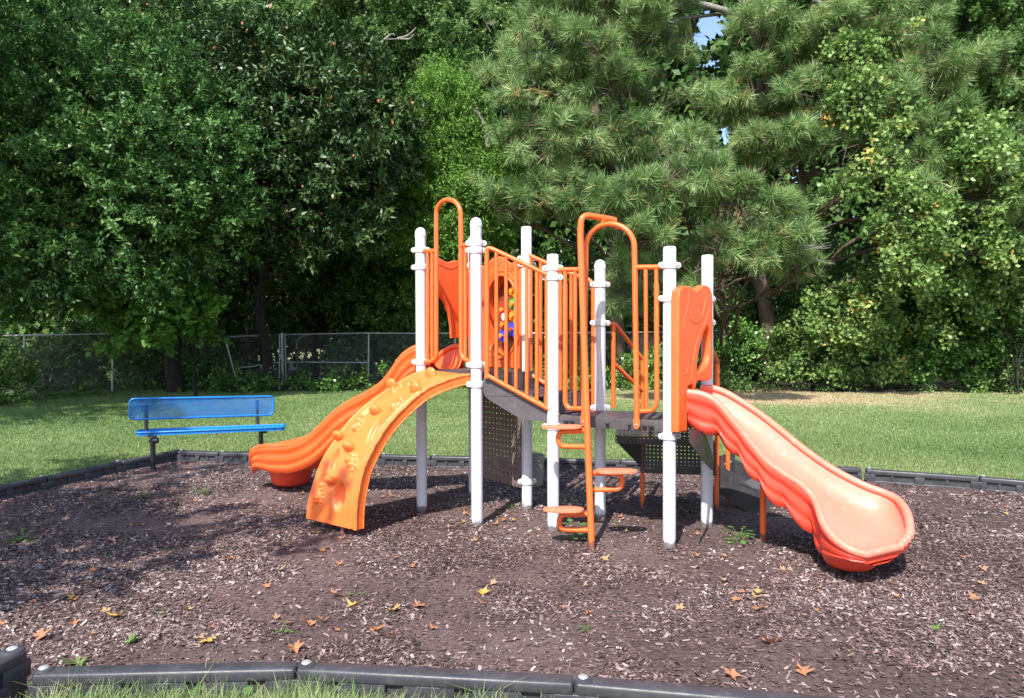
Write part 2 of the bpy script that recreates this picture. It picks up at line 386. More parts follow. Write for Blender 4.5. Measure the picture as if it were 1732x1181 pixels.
# front rails and arch of the lower deck
rail('side_rail', P4, P6, [([(945, 456.5), (991, 456)], .03), ([(956, 480), (956, 683), (962, 691), (988, 691.5)], .05)], [(956, 457, 956, 600), (973, 457, 973, 690)])
rail('side_rail', P4, P6, [([(1075, 452.5), (1124, 452)], .03), ([(1110.5, 480), (1111, 683), (1104, 695), (1079, 696)], .055)], [(1110, 452.5, 1110.7, 600), (1092, 452.5, 1093.5, 696)])
a2 = [(1032 - 41 * math.cos(a), 418 - 39 * math.sin(a)) for a in np.linspace(0, PI, 19)]
am = MB(); am.tube([V(P4, P6, 987.5, 715, .03), V(P4, P6, 988.5, 640, .02)] + [V(P4, P6, x, y, .0) for x, y in a2] + [V(P4, P6, 1076.5, 650, .02), V(P4, P6, 1077, 718, .03)], .0215, 12)
ao = am.build('arch_rail', M['orange'], ps, 50)
for x, y in ((987.5, 711), (1077, 716)):
    c = V(P4, P6, x, y, .035); m = MB(); Mx = Matrix((t, Vector((0, 0, 1)), nf)).transposed()
    m.prism([c + t * (.026 * math.cos(a)) + Vector((0, 0, .045 * math.sin(a) + (.01 if math.sin(a) > 0 else -.0))) for a in np.linspace(0, 2 * PI, 20, endpoint=False)], nf * .008)
    m.build('foot_flange', M['orange'], ao); m = MB(); m.lathe(c + nf * .008 - Vector((0, 0, .01)), [(.012, 0), (.012, .005), (.006, .009), (0, .009)], 10, M=Mx); m.build('bolt', M['bolt'], ao)
# ---- loop ladder with flat pods
lad = empty('pod_ladder', Vector((.55, 5.25, 0)) - worldloc(ps)); lad.parent = ps
Lb, Lt = G(1001, 931), DP(981.5, 400, 5.30)
Ct = DP(1034, 373, 5.40)
m = MB(); up_ = Lt - Lb
m.tube([Lb - up_ * .03] + fillet([Lb, Lt, DP(983, 363, 5.30), DP(1032, 371, 5.385)], .075, 8)[1:], .0245, 14)
m.build('pole', M['orange'], lad, 50)
m = MB(); m.tube([DP(1019, 370, 5.34), DP(1039, 374, 5.42)], .031, 14); m.tube([DP(1018, 384, 5.42), DP(1025, 372, 5.39), DP(1038, 374, 5.40), DP(1044, 386, 5.44)], .022, 10); m.build('coupling', M['orange'], lad, 50)
def pod(cx, cy, cx2, cy2, side, polex, Dc, loopx, y_in, y_low):
    """one flat oval tread on a bent tube bracket"""
    c = DP(cx, cy, Dc); o = MB(); half = abs(cx2 - cx) * Dc / F; z0 = c.z
    prof = [(0, -.006), (.9, -.012), (.985, -.009), (1, 0), (.985, .008), (.9, .011), (0, .008)]
    seg = 32; vs = []
    for r, z in prof:
        for k in range(seg):
            a = 2 * PI * k / seg; w = 1 + .12 * math.cos(2 * a) - .10 * side * math.cos(a)
            vs.append((c.x + half * r * math.cos(a) , c.y + .085 * r * math.sin(a) * w, z0 + z))
    o.add(vs, [(i * seg + k, i * seg + (k + 1) % seg, (i + 1) * seg + (k + 1) % seg, (i + 1) * seg + k) for i in range(len(prof) - 1) for k in range(seg)])
    po = o.build('foot_pod', M['step'], lad, 50)
    b = MB(); px = lambda x, y: DP(x, y, 5.22)
    b.tube(fillet([px(polex, y_in), px(loopx, y_in + 1), px(loopx, y_low - 1), px(polex + 1, y_low)], .058, 8), .0195, 12)
    b.build('bracket', M['orange'], lad, 50)
    for dx in (-.5, .15, .55):
        b = MB(); b.lathe((c.x + half * dx, c.y - .02, z0 + .008), [(.009, 0), (.009, .004), (0, .006)], 8); b.build('bolt', M['bolt'], po)
pod(950, 722, 985, 722, -1, 991, 5.20, 944, 729, 756)
pod(1043, 797, 1079, 797, 1, 996, 5.18, 1052, 800, 829)
pod(953, 862, 988, 862, -1, 999, 5.16, 946, 870, 897)
# ---- gear play panel (rear) and perforated sheet below it
uP = unit2(P0, P3); nP = Vector((uP.y, -uP.x, 0))     # nP faces the camera
W = (Vector((*P3, 0)) - Vector((*P0, 0))).length
org = (P0[0] + nP.x * -.0, P0[1] - nP.y * .0)
zt = lambda y, D: HC + (570.4 - y) * D / F
top = 2.33
outl = [(.045, ZU + .01), (.045, top - .07), (.06, top - .03), (.11, top - .02), (.17, top - .045), (.22, top - .035), (.30, top + .02), (W / 2, top + .035), (W - .30, top + .02), (W - .22, top - .035), (W - .17, top - .045), (W - .11, top - .02), (W - .06, top - .03), (W - .045, top - .07), (W - .045, ZU + .01)]
cxp, czp, ra, rb_ = .43, 1.79, .225, .38
hole = [(cxp + ra * math.cos(a), czp + rb_ * math.sin(a)) for a in np.linspace(0, 2 * PI, 48, endpoint=False)]
gp = panel('gear_panel', outl, [hole], .05, .012, org, uP, nP, M['orange_panel'], ps)
O3 = Vector((org[0], org[1], 0))
def onp(u, z, n=0.0): return O3 + uP * u + Vector((0, 0, z)) + nP * n
m = MB(); m.tube([onp(cxp + (ra + .012) * math.cos(a), czp + (rb_ + .012) * math.sin(a), .028) for a in np.linspace(0, 2 * PI, 48, endpoint=False)], .012, 8, closed=True)
m.tube([onp(cxp + (ra + .05) * math.cos(a), czp + (rb_ + .05) * math.sin(a), .024) for a in np.linspace(0, 2 * PI, 48, endpoint=False)], .007, 8, closed=True)
for k, dz in ((0, -.05), (1, -.075)):
    m.tube(crom([onp(u, z + dz, .025) for u, z in outl[1:-1]], 40), .004, 6)
for z in (ZU + .07, ZU + .105): m.tube([onp(.07, z, .025), onp(W - .07, z, .025)], .004, 6)
m.build('moulded_rim', M['orange_panel'], gp, 50)
# deep ring behind the panel holding the window
m = MB(); ring = []
for dn, sc in ((-.02, 1.0), (-.10, 1.02), (-.16, .97)):
    ring.append([tuple(onp(cxp + ra * sc * math.cos(a), czp + rb_ * sc * math.sin(a), dn)) for a in np.linspace(0, 2 * PI, 41)])
m.grid(ring); m.build('window_ring', M['orange_panel'], gp, 60)
wm, nt_, b_, o_ = nmat('brown_tinted_window'); b_.inputs['Base Color'].default_value = (.28, .075, .035, 1); b_.inputs['Roughness'].default_value = .12
tr_ = nt_.nodes.new('ShaderNodeBsdfTransparent'); tr_.inputs[0].default_value = (.75, .45, .35, 1); mx_ = nt_.nodes.new('ShaderNodeMixShader'); mx_.inputs[0].default_value = .35
nt_.links.new(b_.outputs[0], mx_.inputs[1]); nt_.links.new(tr_.outputs[0], mx_.inputs[2]); nt_.links.new(mx_.outputs[0], o_.inputs['Surface'])
m = MB(); m.prism([onp(cxp + (ra - .002) * math.cos(a), czp + (rb_ - .002) * math.sin(a), -.10) for a in np.linspace(0, 2 * PI, 40, endpoint=False)], nP * .006); m.build('window', wm, gp, 0)
def gear(u, z, r, col, teeth=11, n=-.03, hub='gear_orange'):
    m = MB(); pts = []
    for k in range(teeth):
        for f, rr in ((0, .80), (.28, .80), (.38, 1), (.68, 1), (.78, .80)):
            a = 2 * PI * (k + f) / teeth; pts.append(onp(u + r * rr * math.cos(a), z + r * rr * math.sin(a), n))
    m.prism(pts, nP * .022); g = m.build('gear', M[col], gp, 30)
    Mx = Matrix((uP, Vector((0, 0, 1)), nP)).transposed(); m = MB(); m.lathe(onp(u, z, n - .07), [(.012, 0), (.012, .105), (.02, .108), (.02, .125), (0, .13)], 12, M=Mx); m.build('gear_knob', M[hub], gp, 40)
def gp_px(x, y):
    p = V(P0, P3, x, y); return ((p - O3).dot(uP), p.z)
for x, y, r, c_ in ((864, 493, .05, 'gear_yellow'), (865, 514, .065, 'gear_green'), (848, 524, .075, 'gear_red'), (864, 535, .06, 'gear_orange'), (876, 534, .055, 'gear_yellow'), (849, 549, .055, 'gear_brown'), (863, 557, .075, 'gear_blue'), (847, 568, .06, 'gear_blue'), (877, 574, .045, 'gear_green')):
    u, z = gp_px(x, y); gear(u, z, r, c_, n=-.05 + .012 * random.random())
u, z = gp_px(850, 536); m = MB(); m.prism([onp(u + .02 * math.cos(a), z + .035 * math.sin(a), -.012) for a in np.linspace(0, 2 * PI, 18, endpoint=False)], nP * .006); m.build('gear_face', M['gear_white'], gp, 0)
m = MB(); A_, B_ = [Vector((*lerp2(P0, P3, k), 0)) for k in (.06, .92)]
m.prism([A_ + Vector((0, 0, .23)), B_ + Vector((0, 0, .21)), B_ + Vector((0, 0, ZU - .10)), A_ + Vector((0, 0, ZU - .10))], (-nP.x * .01, -nP.y * .01, 0))
lp = m.build('perforated_panel', PERFV, ps, 0)
for u, z in ((.02, 1.02), (.93, .24), (.90, .62)):
    m = MB(); p = Vector((*lerp2(P0, P3, u), z)); m.lathe(p + nP * .006, [(.016, 0), (.016, .008), (0, .01)], 10, M=Matrix((uP, Vector((0, 0, 1)), nP)).transposed()); m.build('bolt', M['dark_plate'], lp)
# ---- entrance panel of the left slide
uQ = unit2(P1, P0); nQ = Vector((uQ.y, -uQ.x, 0)); WQ = (Vector((*P0, 0)) - Vector((*P1, 0))).length
def q_px(x, y):
    p = V(P1, P0, x, y); return ((p - Vector((*P1, 0))).dot(uQ), p.z)
ol = [q_px(x, y) for x, y in ((718, 585), (718, 452), (722, 441), (734, 436), (741, 437), (752, 443), (758, 444), (766, 441), (776, 441), (786, 446), (790, 455), (790, 572), (763, 572), (762, 552), (758, 530), (751, 511), (742, 499), (736, 503), (732, 520), (730, 560), (730, 585))]
hp = panel('slide_hood', ol, [], .05, .012, (P1[0], P1[1]), uQ, nQ, M['orange_panel'], ps)
m = MB()
def qn(x, y, n): 
    u, z = q_px(x, y); return Vector((*P1, 0)) + uQ * u + Vector((0, 0, z)) + nQ * n
m.tube(crom([qn(x, y, .026) for x, y in ((720, 460), (728, 449), (738, 447), (752, 453), (760, 454), (772, 450), (788, 456))], 30), .0045, 6)
m.tube(crom([qn(x, y, .026) for x, y in ((737, 497), (742, 495), (750, 503), (759, 517), (765, 540), (769, 558), (774, 562), (779, 558))], 30), .0045, 6)
m.build('moulded_rim', M['orange_panel'], hp, 50)
# ---- hood panel of the right slide
uR = unit2(P6, P7); nR = Vector((uR.y, -uR.x, 0)); offR = .075; OR = Vector((*P6, 0)) + nR * offR + uR * .02
def r_px(x, y, n=.035):
    d = ray(x, y); a_ = OR + nR * n; t_ = nR.dot(a_) / nR.dot(Vector((d.x, d.y, 0))); p = CAM + d * t_
    return ((p - OR).dot(uR), p.z)
ol = [r_px(x, y) for x, y in ((1149, 731), (1149, 510), (1150, 493), (1152, 489), (1156, 485.5), (1161, 483.5), (1166, 484), (1171, 487), (1175, 491), (1179, 493), (1182, 490), (1186, 485.5), (1191, 482.5), (1196, 482.5), (1200, 485), (1203, 490), (1205, 497), (1206, 508), (1205.5, 640), (1199, 644), (1180, 644), (1178, 650), (1176.5, 659), (1174, 659.5), (1173, 652), (1169, 650), (1164, 654), (1163, 668), (1163, 731))]
hl = [r_px(x, y) for x, y in ((1198, 551), (1192, 560), (1186, 580), (1181, 605), (1179.5, 628), (1184, 628), (1192, 622), (1199.5, 610), (1201, 590), (1201, 565))]
h2 = panel('slide_hood', ol, [loop2(hl, 30)], .07, .012, (OR.x, OR.y), uR, nR, M['orange_panel'], ps)
m = MB()
def rn(x, y, n=.037):
    u, z = r_px(x, y, n); return OR + uR * u + Vector((0, 0, z)) + nR * n
for c_ in ([(1165, 487), (1163, 520), (1156, 545), (1156, 570), (1162, 590), (1164, 620), (1160, 633), (1155, 633)], [(1167, 538), (1172, 545), (1180, 545), (1187, 536), (1191, 520), (1195, 505), (1200, 499)], [(1201, 520), (1193, 545), (1181, 570), (1174, 600), (1170, 630), (1169, 645)]):
    m.tube(crom([rn(x, y, .034) for x, y in c_], 30), .0045, 6)
m.build('moulded_rim', M['orange_panel'], h2, 50)
# ---- slides
def slide(name, near, far, drop, bed_mat, side_mat, skirt, wav, under, n=84, lipr=.027, closed_end=True, shape=5, wavf=14.0):
    """near/far: rim points in pairs from the deck to the run-out; drop: depth of the bed under the rim at each pair"""
    Nn, Ff = crom(near, n), crom(far, n); dr = np.interp(np.linspace(0, 1, n), np.linspace(0, 1, len(drop)), drop)
    k = np.ones(5) / 5; dr = np.convolve(np.pad(dr, 2, mode='edge'), k, 'valid')
    w = np.linspace(-1, 1, 23); sh = 1 - np.abs(w) ** shape
    wx = np.sign(w) * np.abs(w) ** .9
    P = np.zeros((n, len(w), 3))
    for i in range(n):
        P[i] = Nn[i] + (Ff[i] - Nn[i]) * ((wx + 1) / 2)[:, None]; P[i, :, 2] -= dr[i] * sh
    m = MB(); m.grid(P); root = m.build(name, bed_mat, ps, 60)
    # rounded lips
    m = MB(); rim = [tuple(p) for p in Nn] + ([tuple(p) for p in Ff[::-1]] if closed_end else [])
    def outward(i, sgn):
        d = Ff[i] - Nn[i]; L_ = math.hypot(d[0], d[1]) or 1; return np.array([d[0] / L_, d[1] / L_, 0]) * -sgn
    m.tube(rim, lipr, 12)
    if not closed_end: m.tube([tuple(p) for p in Ff], lipr, 12)
    m.build('lip', bed_mat, root, 60)
    # outer skirts, scalloped along the lower edge, and the closed underside
    sk = np.interp(np.linspace(0, 1, n), np.linspace(0, 1, len(skirt)), skirt)
    s_arc = np.r_[0, np.cumsum(np.linalg.norm(np.diff(Nn, axis=0), axis=1))]
    out = []
    for sgn, E_ in ((1, Nn), (-1, Ff)):
        Q = np.zeros((n, 16, 3))
        for i in range(n):
            o_ = outward(i, sgn); t_ = np.linspace(0, 1, 16)
            fd_ = float(np.clip((.80 - i / n) / .1, 0, 1)); sc_ = (.5 + (abs(math.sin(s_arc[i] * wavf)) - .5) * fd_) * (1 if wav else 0); depth = sk[i] + wav * (sc_ - .4)
            bul = np.interp(t_, [0, .1, .2, .28, .36, .5, .62, .70, .78, .9, 1], [0, .006, .002, -.014, -.006, .004, 0, -.008, .014, .012, .0]) + (.030 * (sc_ - .5) * np.clip((t_ - .45) / .4, 0, 1) if wav else 0)
            Q[i] = E_[i] + o_ * (lipr * .85 + bul - .05 * t_ ** 2)[:, None]; Q[i, :, 2] -= depth * t_
        out.append(Q)
    m = MB(); m.grid(out[0], True); m.grid(out[1])
    bot = np.stack([out[0][:, -1] * (1 - t_) + out[1][:, -1] * t_ for t_ in np.linspace(0, 1, 5)], 1)
    for j in (1, 2, 3): bot[:, j, 2] -= under
    m.grid(bot)
    e = np.stack([out[0][-1], out[1][-1]], 0); m.grid(e)
    m.build('side_skirt', side_mat, root, 60)
    # long moulded crease lines on the near side
    m = MB()
    for t_, r_ in ((.30, .004), (.55, .003)):
        pts = []
        for i in range(1, n - 3):
            q = out[0][i]; a_ = t_ * 15 + .5 * math.sin(s_arc[i] * 5); j = int(a_); pts.append(tuple(q[j] * (1 - a_ + j) + q[j + 1] * (a_ - j)))
        m.tube(pts, r_, 5)
    m.build('crease', side_mat, root, 60)
    return root, Nn, Ff, out
# right slide (straight, towards the front right)
nA, nB = (1.316, 5.10), (2.08, 4.74); fA, fB = (1.58, 5.60), (2.79, 4.95)
near = [V(nA, nB, x, y) for x, y in ((1163, 664), (1188, 668), (1212, 681), (1243, 716), (1268, 748), (1296, 780), (1328, 803), (1352, 818))]
near += [DP(1373, 838, 4.72), DP(1384, 860, 4.60), DP(1393, 886, 4.47), DP(1412, 911, 4.34), DP(1437, 929, 4.25), DP(1462, 938, 4.22)]
far = [V(fA, fB, x, y) for x, y in ((1186, 656), (1206, 657), (1232, 667), (1280, 697), (1320, 728), (1362, 762), (1404, 791), (1440, 811))]
far += [DP(1468, 824, 5.03), DP(1495, 834, 4.97), DP(1519, 846, 4.86), DP(1535, 870, 4.66), DP(1538, 903, 4.46), DP(1520, 925, 4.33)]
drop = [.20, .20, .19, .18, .18, .17, .17, .17, .17, .165, .15, .12, .06, .02]
rsl, RN, RF, RO = slide('slide', near, far, drop, M['slide_bed'], M['slide_red'], [.26, .27, .25, .24, .24, .24, .26, .28, .30, .30, .26, .17, .09, .06], .036, .02, shape=6)
m = MB()
foot = [G(1390, 925, .17), G(1462, 946, .15), G(1492, 942, .15), G(1440, 900, .17)]
c0 = sum(foot, Vector()) / 4
lo_ = [c0 + (p - c0) * .72 for p in foot]
a1 = [(c0 + Vector((.20 * math.cos(a) * .95, .16 * math.sin(a), 0))) for a in np.linspace(0, 2 * PI, 24, endpoint=False)]
prof = [(1.45, .26), (1.2, .19), (1.0, .13), (.86, .085), (.8, .075), (0, .07)]
m.lathe((2.27, 4.58, 0), [(0, .050), (.13, .053), (.155, .075), (.175, .12), (.19, .17)], 28); m.build('run_out_foot', M['slide_red'], rsl, 50)
m = MB(); g_ = G(1432, 966); m.tube([(2.26, 4.62, -.03), (2.26, 4.62, .10)], .022, 12); m.build('support_leg', M['orange'], rsl)
m = MB(); p = G(1290.5, 917); m.tube([p - Vector((0, 0, .05)), p + Vector((-.0, .0, .60))], .024, 12); m.build('support_leg', M['orange'], rsl)
m = MB()   # ribs moulded across the run-out lip
rim_ = np.vstack([RN, RF[::-1]]); mid_ = len(RN)
for k in range(mid_ - 12, mid_ + 9, 2):
    p = Vector(rim_[k]); tg = (Vector(rim_[k + 1]) - Vector(rim_[k - 1])).normalized(); a_ = Vector((0, 0, 1)); b_ = tg.cross(a_).normalized()
    m = MB(); m.tube([p + (a_ * math.sin(t_) + b_ * math.cos(t_)) * .0275 for t_ in np.linspace(-.4, PI + .2, 12)], .0045, 5)
    m.build('lip_rib', M['slide_bed'], rsl, 60)
# left slide (wavy, towards the back left)
lA, lB = (-.87, 6.25), (-2.60, 6.85)
near = [V(lA, lB, x, y) for x, y in ((728, 586), (704, 588), (682, 602), (662, 630), (646, 649), (619, 667), (590, 682), (566, 699), (543, 722), (524, 738), (504, 748), (483, 754), (455, 755))]
near += [DP(438, 757, 6.92), DP(427, 764, 7.0), DP(425, 778, 7.12)]
fA, fB = (-.50, 6.70), (-2.45, 7.36)
fz = [p.z for p in near]
far = []
for k, p in enumerate(near):
    t_ = k / (len(near) - 1); q = Vector((p.x + .19 + .12 * (1 - t_), p.y + .46, p.z))
    if k == 0: q = Vector((-.46, 6.62, p.z))
    far.append(q)
far[-1] = DP(441, 762, 7.22); far[-2] = DP(455, 756, 7.32); far[-3] = DP(475, 752, 7.36)
far[0].z = 1.50
drop = [.21, .21, .21, .20, .19, .18, .18, .18, .18, .18, .18, .18, .17, .15, .10, .05]
lsl, LN, LF, LO = slide('slide', near, far, drop, M['slide_left'], M['slide_left'], [.24, .24, .25, .27, .28, .28, .28, .28, .28, .28, .28, .28, .27, .24, .19, .15], .0, .02)
m = MB(); fc = G(494, 824); m.lathe((fc.x, fc.y - .02, 0), [(0, .035), (.16, .04), (.20, .07), (.22, .16), (.26, .28)], 28); m.build('run_out_foot', M['slide_red'], lsl, 50)
m = MB(); m.tube([(fc.x + .0, fc.y, -.03), (fc.x, fc.y, .08)], .022, 12); m.build('support_leg', M['orange'], lsl)
m = MB(); hb = [V(P1, P0, x, 0) for x in (1, 2)]
u_ = np.linspace(0, PI, 17); arcn = [tuple(Vector((*lerp2(P1, P0, .5 - .40 * math.cos(a)), ZU + .02 + .21 * math.sin(a) ** .6)) - nQ * .06) for a in u_]
arcb = [tuple(Vector(p) - nQ * .16) for p in arcn]
# ---- climbing wall (front left)
NI, NJ = 200, 110
cA, cB = (-.35, 5.70), (-1.22, 5.37); dA, dB = (-.80, 6.16), (-1.73, 5.74)
en = crom([V(cA, cB, x, y) for x, y in ((795, 634), (775, 638), (756, 644), (720, 660), (684, 690), (655, 722), (634, 755), (616, 793), (607, 832), (603, 865), (602, 897))], NI)
ef = crom([V(dA, dB, x, y) for x, y in ((722, 626), (700, 632), (684, 640), (652, 660), (619, 684), (590, 711), (566, 743), (545, 776), (530, 815), (521, 847), (518, 877))], NI)
# match arc length
S = np.zeros((NI, NJ, 3))
for i in range(NI):
    for j in range(NJ): S[i, j] = en[i] + (ef[i] - en[i]) * (j / (NJ - 1))
du_ = np.gradient(S, axis=0); dv_ = np.gradient(S, axis=1); Nn_ = np.cross(du_, dv_); Nn_ /= np.linalg.norm(Nn_, axis=2)[..., None]
if Nn_[NI // 2, NJ // 2, 2] < 0: Nn_ = -Nn_
pj = proj(S.reshape(-1, 3)).reshape(NI, NJ, 2)
def cpos(x, y):
    d = (pj[..., 0] - x) ** 2 + (pj[..., 1] - y) ** 2; i, j = np.unravel_index(np.argmin(d), d.shape); return i, j
H_ = np.zeros((NI, NJ))
def local(i0, j0):
    d = S - S[i0, j0]; a_ = du_[i0, j0] / np.linalg.norm(du_[i0, j0]); b_ = dv_[i0, j0] / np.linalg.norm(dv_[i0, j0]); return d @ a_, d @ b_
for x, y, ra_, rb2, h in ((553, 672, .085, .06, -.045), (621, 690, .09, .06, -.035), (550, 775, .09, .07, -.05), (573, 839, .10, .065, -.055), (552 + 62, 742 - 5, .0, .0, 0),
                          (560, 672, .04, .03, 0), (632, 729, .10, .045, -.035), (702, 646, .03, .06, -.03), (563, 780, .09, .05, -.05)):
    if h == 0: continue
    if (x, y) == (553, 672): continue
    i0, j0 = cpos(x, y); a_, b_ = local(i0, j0); H_ += 1.05 * h * np.exp(-((a_ / ra_) ** 2 + (b_ / rb2) ** 2) ** 3)
for x, y, r_, h in ((674, 681, .045, .022), (668, 690, .03, .018), (682, 678, .03, .016), (606, 717, .035, .022), (612, 709, .03, .02), (602, 726, .028, .02), (596, 782, .045, .025), (604, 790, .03, .02), (589, 776, .03, .018), (540, 838, .035, .024), (543, 820, .02, .018), (536, 845, .028, .02), (677, 652, .05, .018), (668, 662, .03, .02), (692, 650, .03, .016), (740, 640, .08, .012)):
    i0, j0 = cpos(x, y); a_, b_ = local(i0, j0); H_ += 1.5 * h * np.exp(-((a_ / r_) ** 2 + (b_ / r_) ** 2) ** 2)
jj = np.linspace(0, 47, NJ); edge = .010 * np.exp(-((jj - 1.5) / 1.0) ** 2) + .010 * np.exp(-((jj - 45.5) / 1.0) ** 2) - .008 * np.exp(-((jj - 4.0) / 1.0) ** 2) + .006 * np.exp(-((jj - 6.0) / .9) ** 2)
for x, y, s_, k_ in ((606, 717, .040, 1), (596, 782, .042, 2), (540, 838, .036, 3), (674, 681, .042, 4), (672, 655, .04, 5)):
    i0, j0 = cpos(x, y); a_, b_ = local(i0, j0); r_ = random.Random(k_)
    for q_ in range(9):   # fossil-like relief: a body with legs and segments
        th_ = q_ * 2 * PI / 9; da, db2 = s_ * 1.5 * math.cos(th_), s_ * 1.5 * math.sin(th_)
        H_ += .019 * np.exp(-(((a_ - da) / (s_ * .34)) ** 2 + ((b_ - db2) / (s_ * .34)) ** 2) ** 2)
    H_ -= .010 * np.exp(-((a_ / (s_ * .22)) ** 2)) * (np.abs(b_) < s_ * .8)
win = np.clip((jj - 5) / 5, 0, 1) * np.clip((42 - jj) / 5, 0, 1); H_ = H_ * win[None, :]
S2 = S + Nn_ * (H_ + edge[None, :])[..., None]
m = MB(); m.grid(S2)
if True:
    dn = Nn_ * .075
    m.grid(np.stack([S2[:, 0], S[:, 0] - dn[:, 0] * .15, S[:, 0] - dn[:, 0]], 1), True); m.grid(np.stack([S2[:, -1], S[:, -1] - dn[:, -1]], 1))
    m.grid(np.stack([S2[-1], (S - dn)[-1]], 0)); m.grid(np.stack([(S - dn)[:, 0], (S - dn)[:, -1]], 1))
    m.tube([tuple(p) for p in (S - dn)[:, 0]], .008, 6); m.tube([tuple(p) for p in (S + Nn_ * .0)[:, 0]], .008, 6)
cw = m.build('climbing_wall', M['climber'], ps, 60)
for x, y in ((663, 648), (636, 691), (575, 733), (592, 752), (562, 807), (729, 630), (704, 654)):
    i0, j0 = cpos(x, y + 6); c = Vector(S[i0, j0]); a_ = Vector(du_[i0, j0]).normalized(); b_ = Vector(dv_[i0, j0]).normalized(); n_ = Vector(Nn_[i0, j0])
    g = MB(); P = []
    for r in np.linspace(0, 1, 9):
        row = []
        for k in range(21):
            th = 2 * PI * k / 20; ph_ = r * PI / 2; rad = .062 * math.cos(ph_) ** .75 if r < 1 else 0
            row.append(tuple(c - n_ * .004 + b_ * rad * 1.1 * math.cos(th) + a_ * (rad * .60 * math.sin(th) - .016 * r) + n_ * (.078 * math.sin(r * PI / 2))))
        P.append(row)
    g.grid(P); g.build('grip', M['climber'], cw, 60)
for x, y in ((547, 892), (579, 904)):
    p = G(x, y); m = MB(); m.tube([p - Vector((0, 0, .04)), p + Vector((0, .03, .10))], .018, 10); m.build('anchor_leg', M['orange'], cw)
# ---- rear stair with handrails
rstair = empty('rear_stair', Vector((1.4, 6.3, 0)) - worldloc(ps)); rstair.parent = ps
Lp, Lq = P5, (1.195, 6.27); Rp, Rq = P7, (1.83, 6.13)
vplate(Lp, Lq, [(1043, 727), (1043, 742), (1047, 752), (1082, 788), (1087, 791), (1092, 791), (1092, 727)], .008, 'side_plate', M['dark_plate'], rstair)
vplate(Rp, Rq, [(1165, 726), (1166, 750), (1186, 778), (1204, 795), (1206, 775), (1190, 730)], .008, 'side_plate', M['dark_plate'], rstair, off=.05)
def rq(tl, tr2, z0, z1):
    a_, b_ = Vector((*lerp2(Lp, Lq, tl), z0)), Vector((*lerp2(Rp, Rq, tr2), z0))
    mm = MB(); d = (b_ - a_).normalized(); nn = Vector((-d.y, d.x, 0)); mm.prism([a_, b_, b_ + Vector((0, 0, z1 - z0)), a_ + Vector((0, 0, z1 - z0))], nn * .008); return mm
rq(.35, .35, .66, .94).build('riser', PERFD, rstair, 0); rq(.95, .95, .36, .66).build('riser', PERFD, rstair, 0)
for t0, t1, z in ((.36, .95, .655), (.96, 1.5, .35)):
    mm = MB(); mm.prism([Vector((*lerp2(Lp, Lq, t0), z)), Vector((*lerp2(Rp, Rq, t0), z)), Vector((*lerp2(Rp, Rq, t1), z)), Vector((*lerp2(Lp, Lq, t1), z))], (0, 0, .012)); mm.build('tread', PERFD, rstair, 0)
rail('handrail', Lp, Lq, [([(1015, 548), (1040, 548), (1087, 608), (1087, 700), (1086.5, 866)], .03), ([(1037.5, 548), (1037.5, 690)], .02), ([(1037, 614), (1087, 662)], .02)], [], rt=.019, parent=rstair)
rail('handrail', Rp, Rq, [([(1198, 585), (1206, 596), (1213, 612), (1212, 873)], .03)], [], rt=.021, parent=rstair)
m = MB(); p = G(1231, 853); m.tube([p - Vector((0, 0, .05)), p + Vector((0, 0, .62))], .021, 12); m.build('support_leg', M['orange'], rstair)
# low transfer step beside the right slide
ts = empty('transfer_step', Vector((2.1, 6.3, 0)) - worldloc(ps)); ts.parent = ps
tA, tB = (1.93, 6.40), (2.22, 6.08); bk = Vector((.24, .26, 0))
def side(off, name):
    pts = [V(tA, tB, x, y) for x, y in ((1213.5, 784), (1222, 789), (1250, 808), (1272, 826), (1285, 828), (1285, 868), (1277, 872), (1268, 869), (1250, 857), (1232, 845), (1213.5, 834))]
    m = MB(); m.prism([p + off for p in pts], bk.normalized() * .012); return m.build(name, M['dark_plate'], ts, 30)
side(Vector((0, 0, 0)), 'side_plate'); side(bk, 'side_plate')
p0, p1, p2 = V(tA, tB, 1214, 784), V(tA, tB, 1250, 820), V(tA, tB, 1285, 832)
m = MB(); m.prism([p1, p2, p2 + bk, p1 + bk], (0, 0, .012)); m.prism([V(tA, tB, 1285, 828), V(tA, tB, 1285, 868), V(tA, tB, 1285, 868) + bk, V(tA, tB, 1285, 828) + bk], (tB[0] - tA[0]) and unit2(tA, tB) * .008); m.build('tread', M['grey_plate'], ts, 30)
m = MB(); q0, q1 = V(tA, tB, 1214, 772), V(tA, tB, 1214, 830); m.prism([q0, q1, q1 + bk, q0 + bk], unit2(tA, tB) * .008); m.build('back_plate', M['dark_plate'], ts, 30)
for x, y in ((1216, 789), (1226, 785), (1236, 781)):
    m = MB(); m.lathe(V(tA, tB, x, y, .02), [(.008, -.004), (.008, .004), (0, .006)], 8, M=Matrix(((1, 0, 0), (0, 0, -1), (0, 1, 0)))); m.build('bolt', M['bolt'], ts)
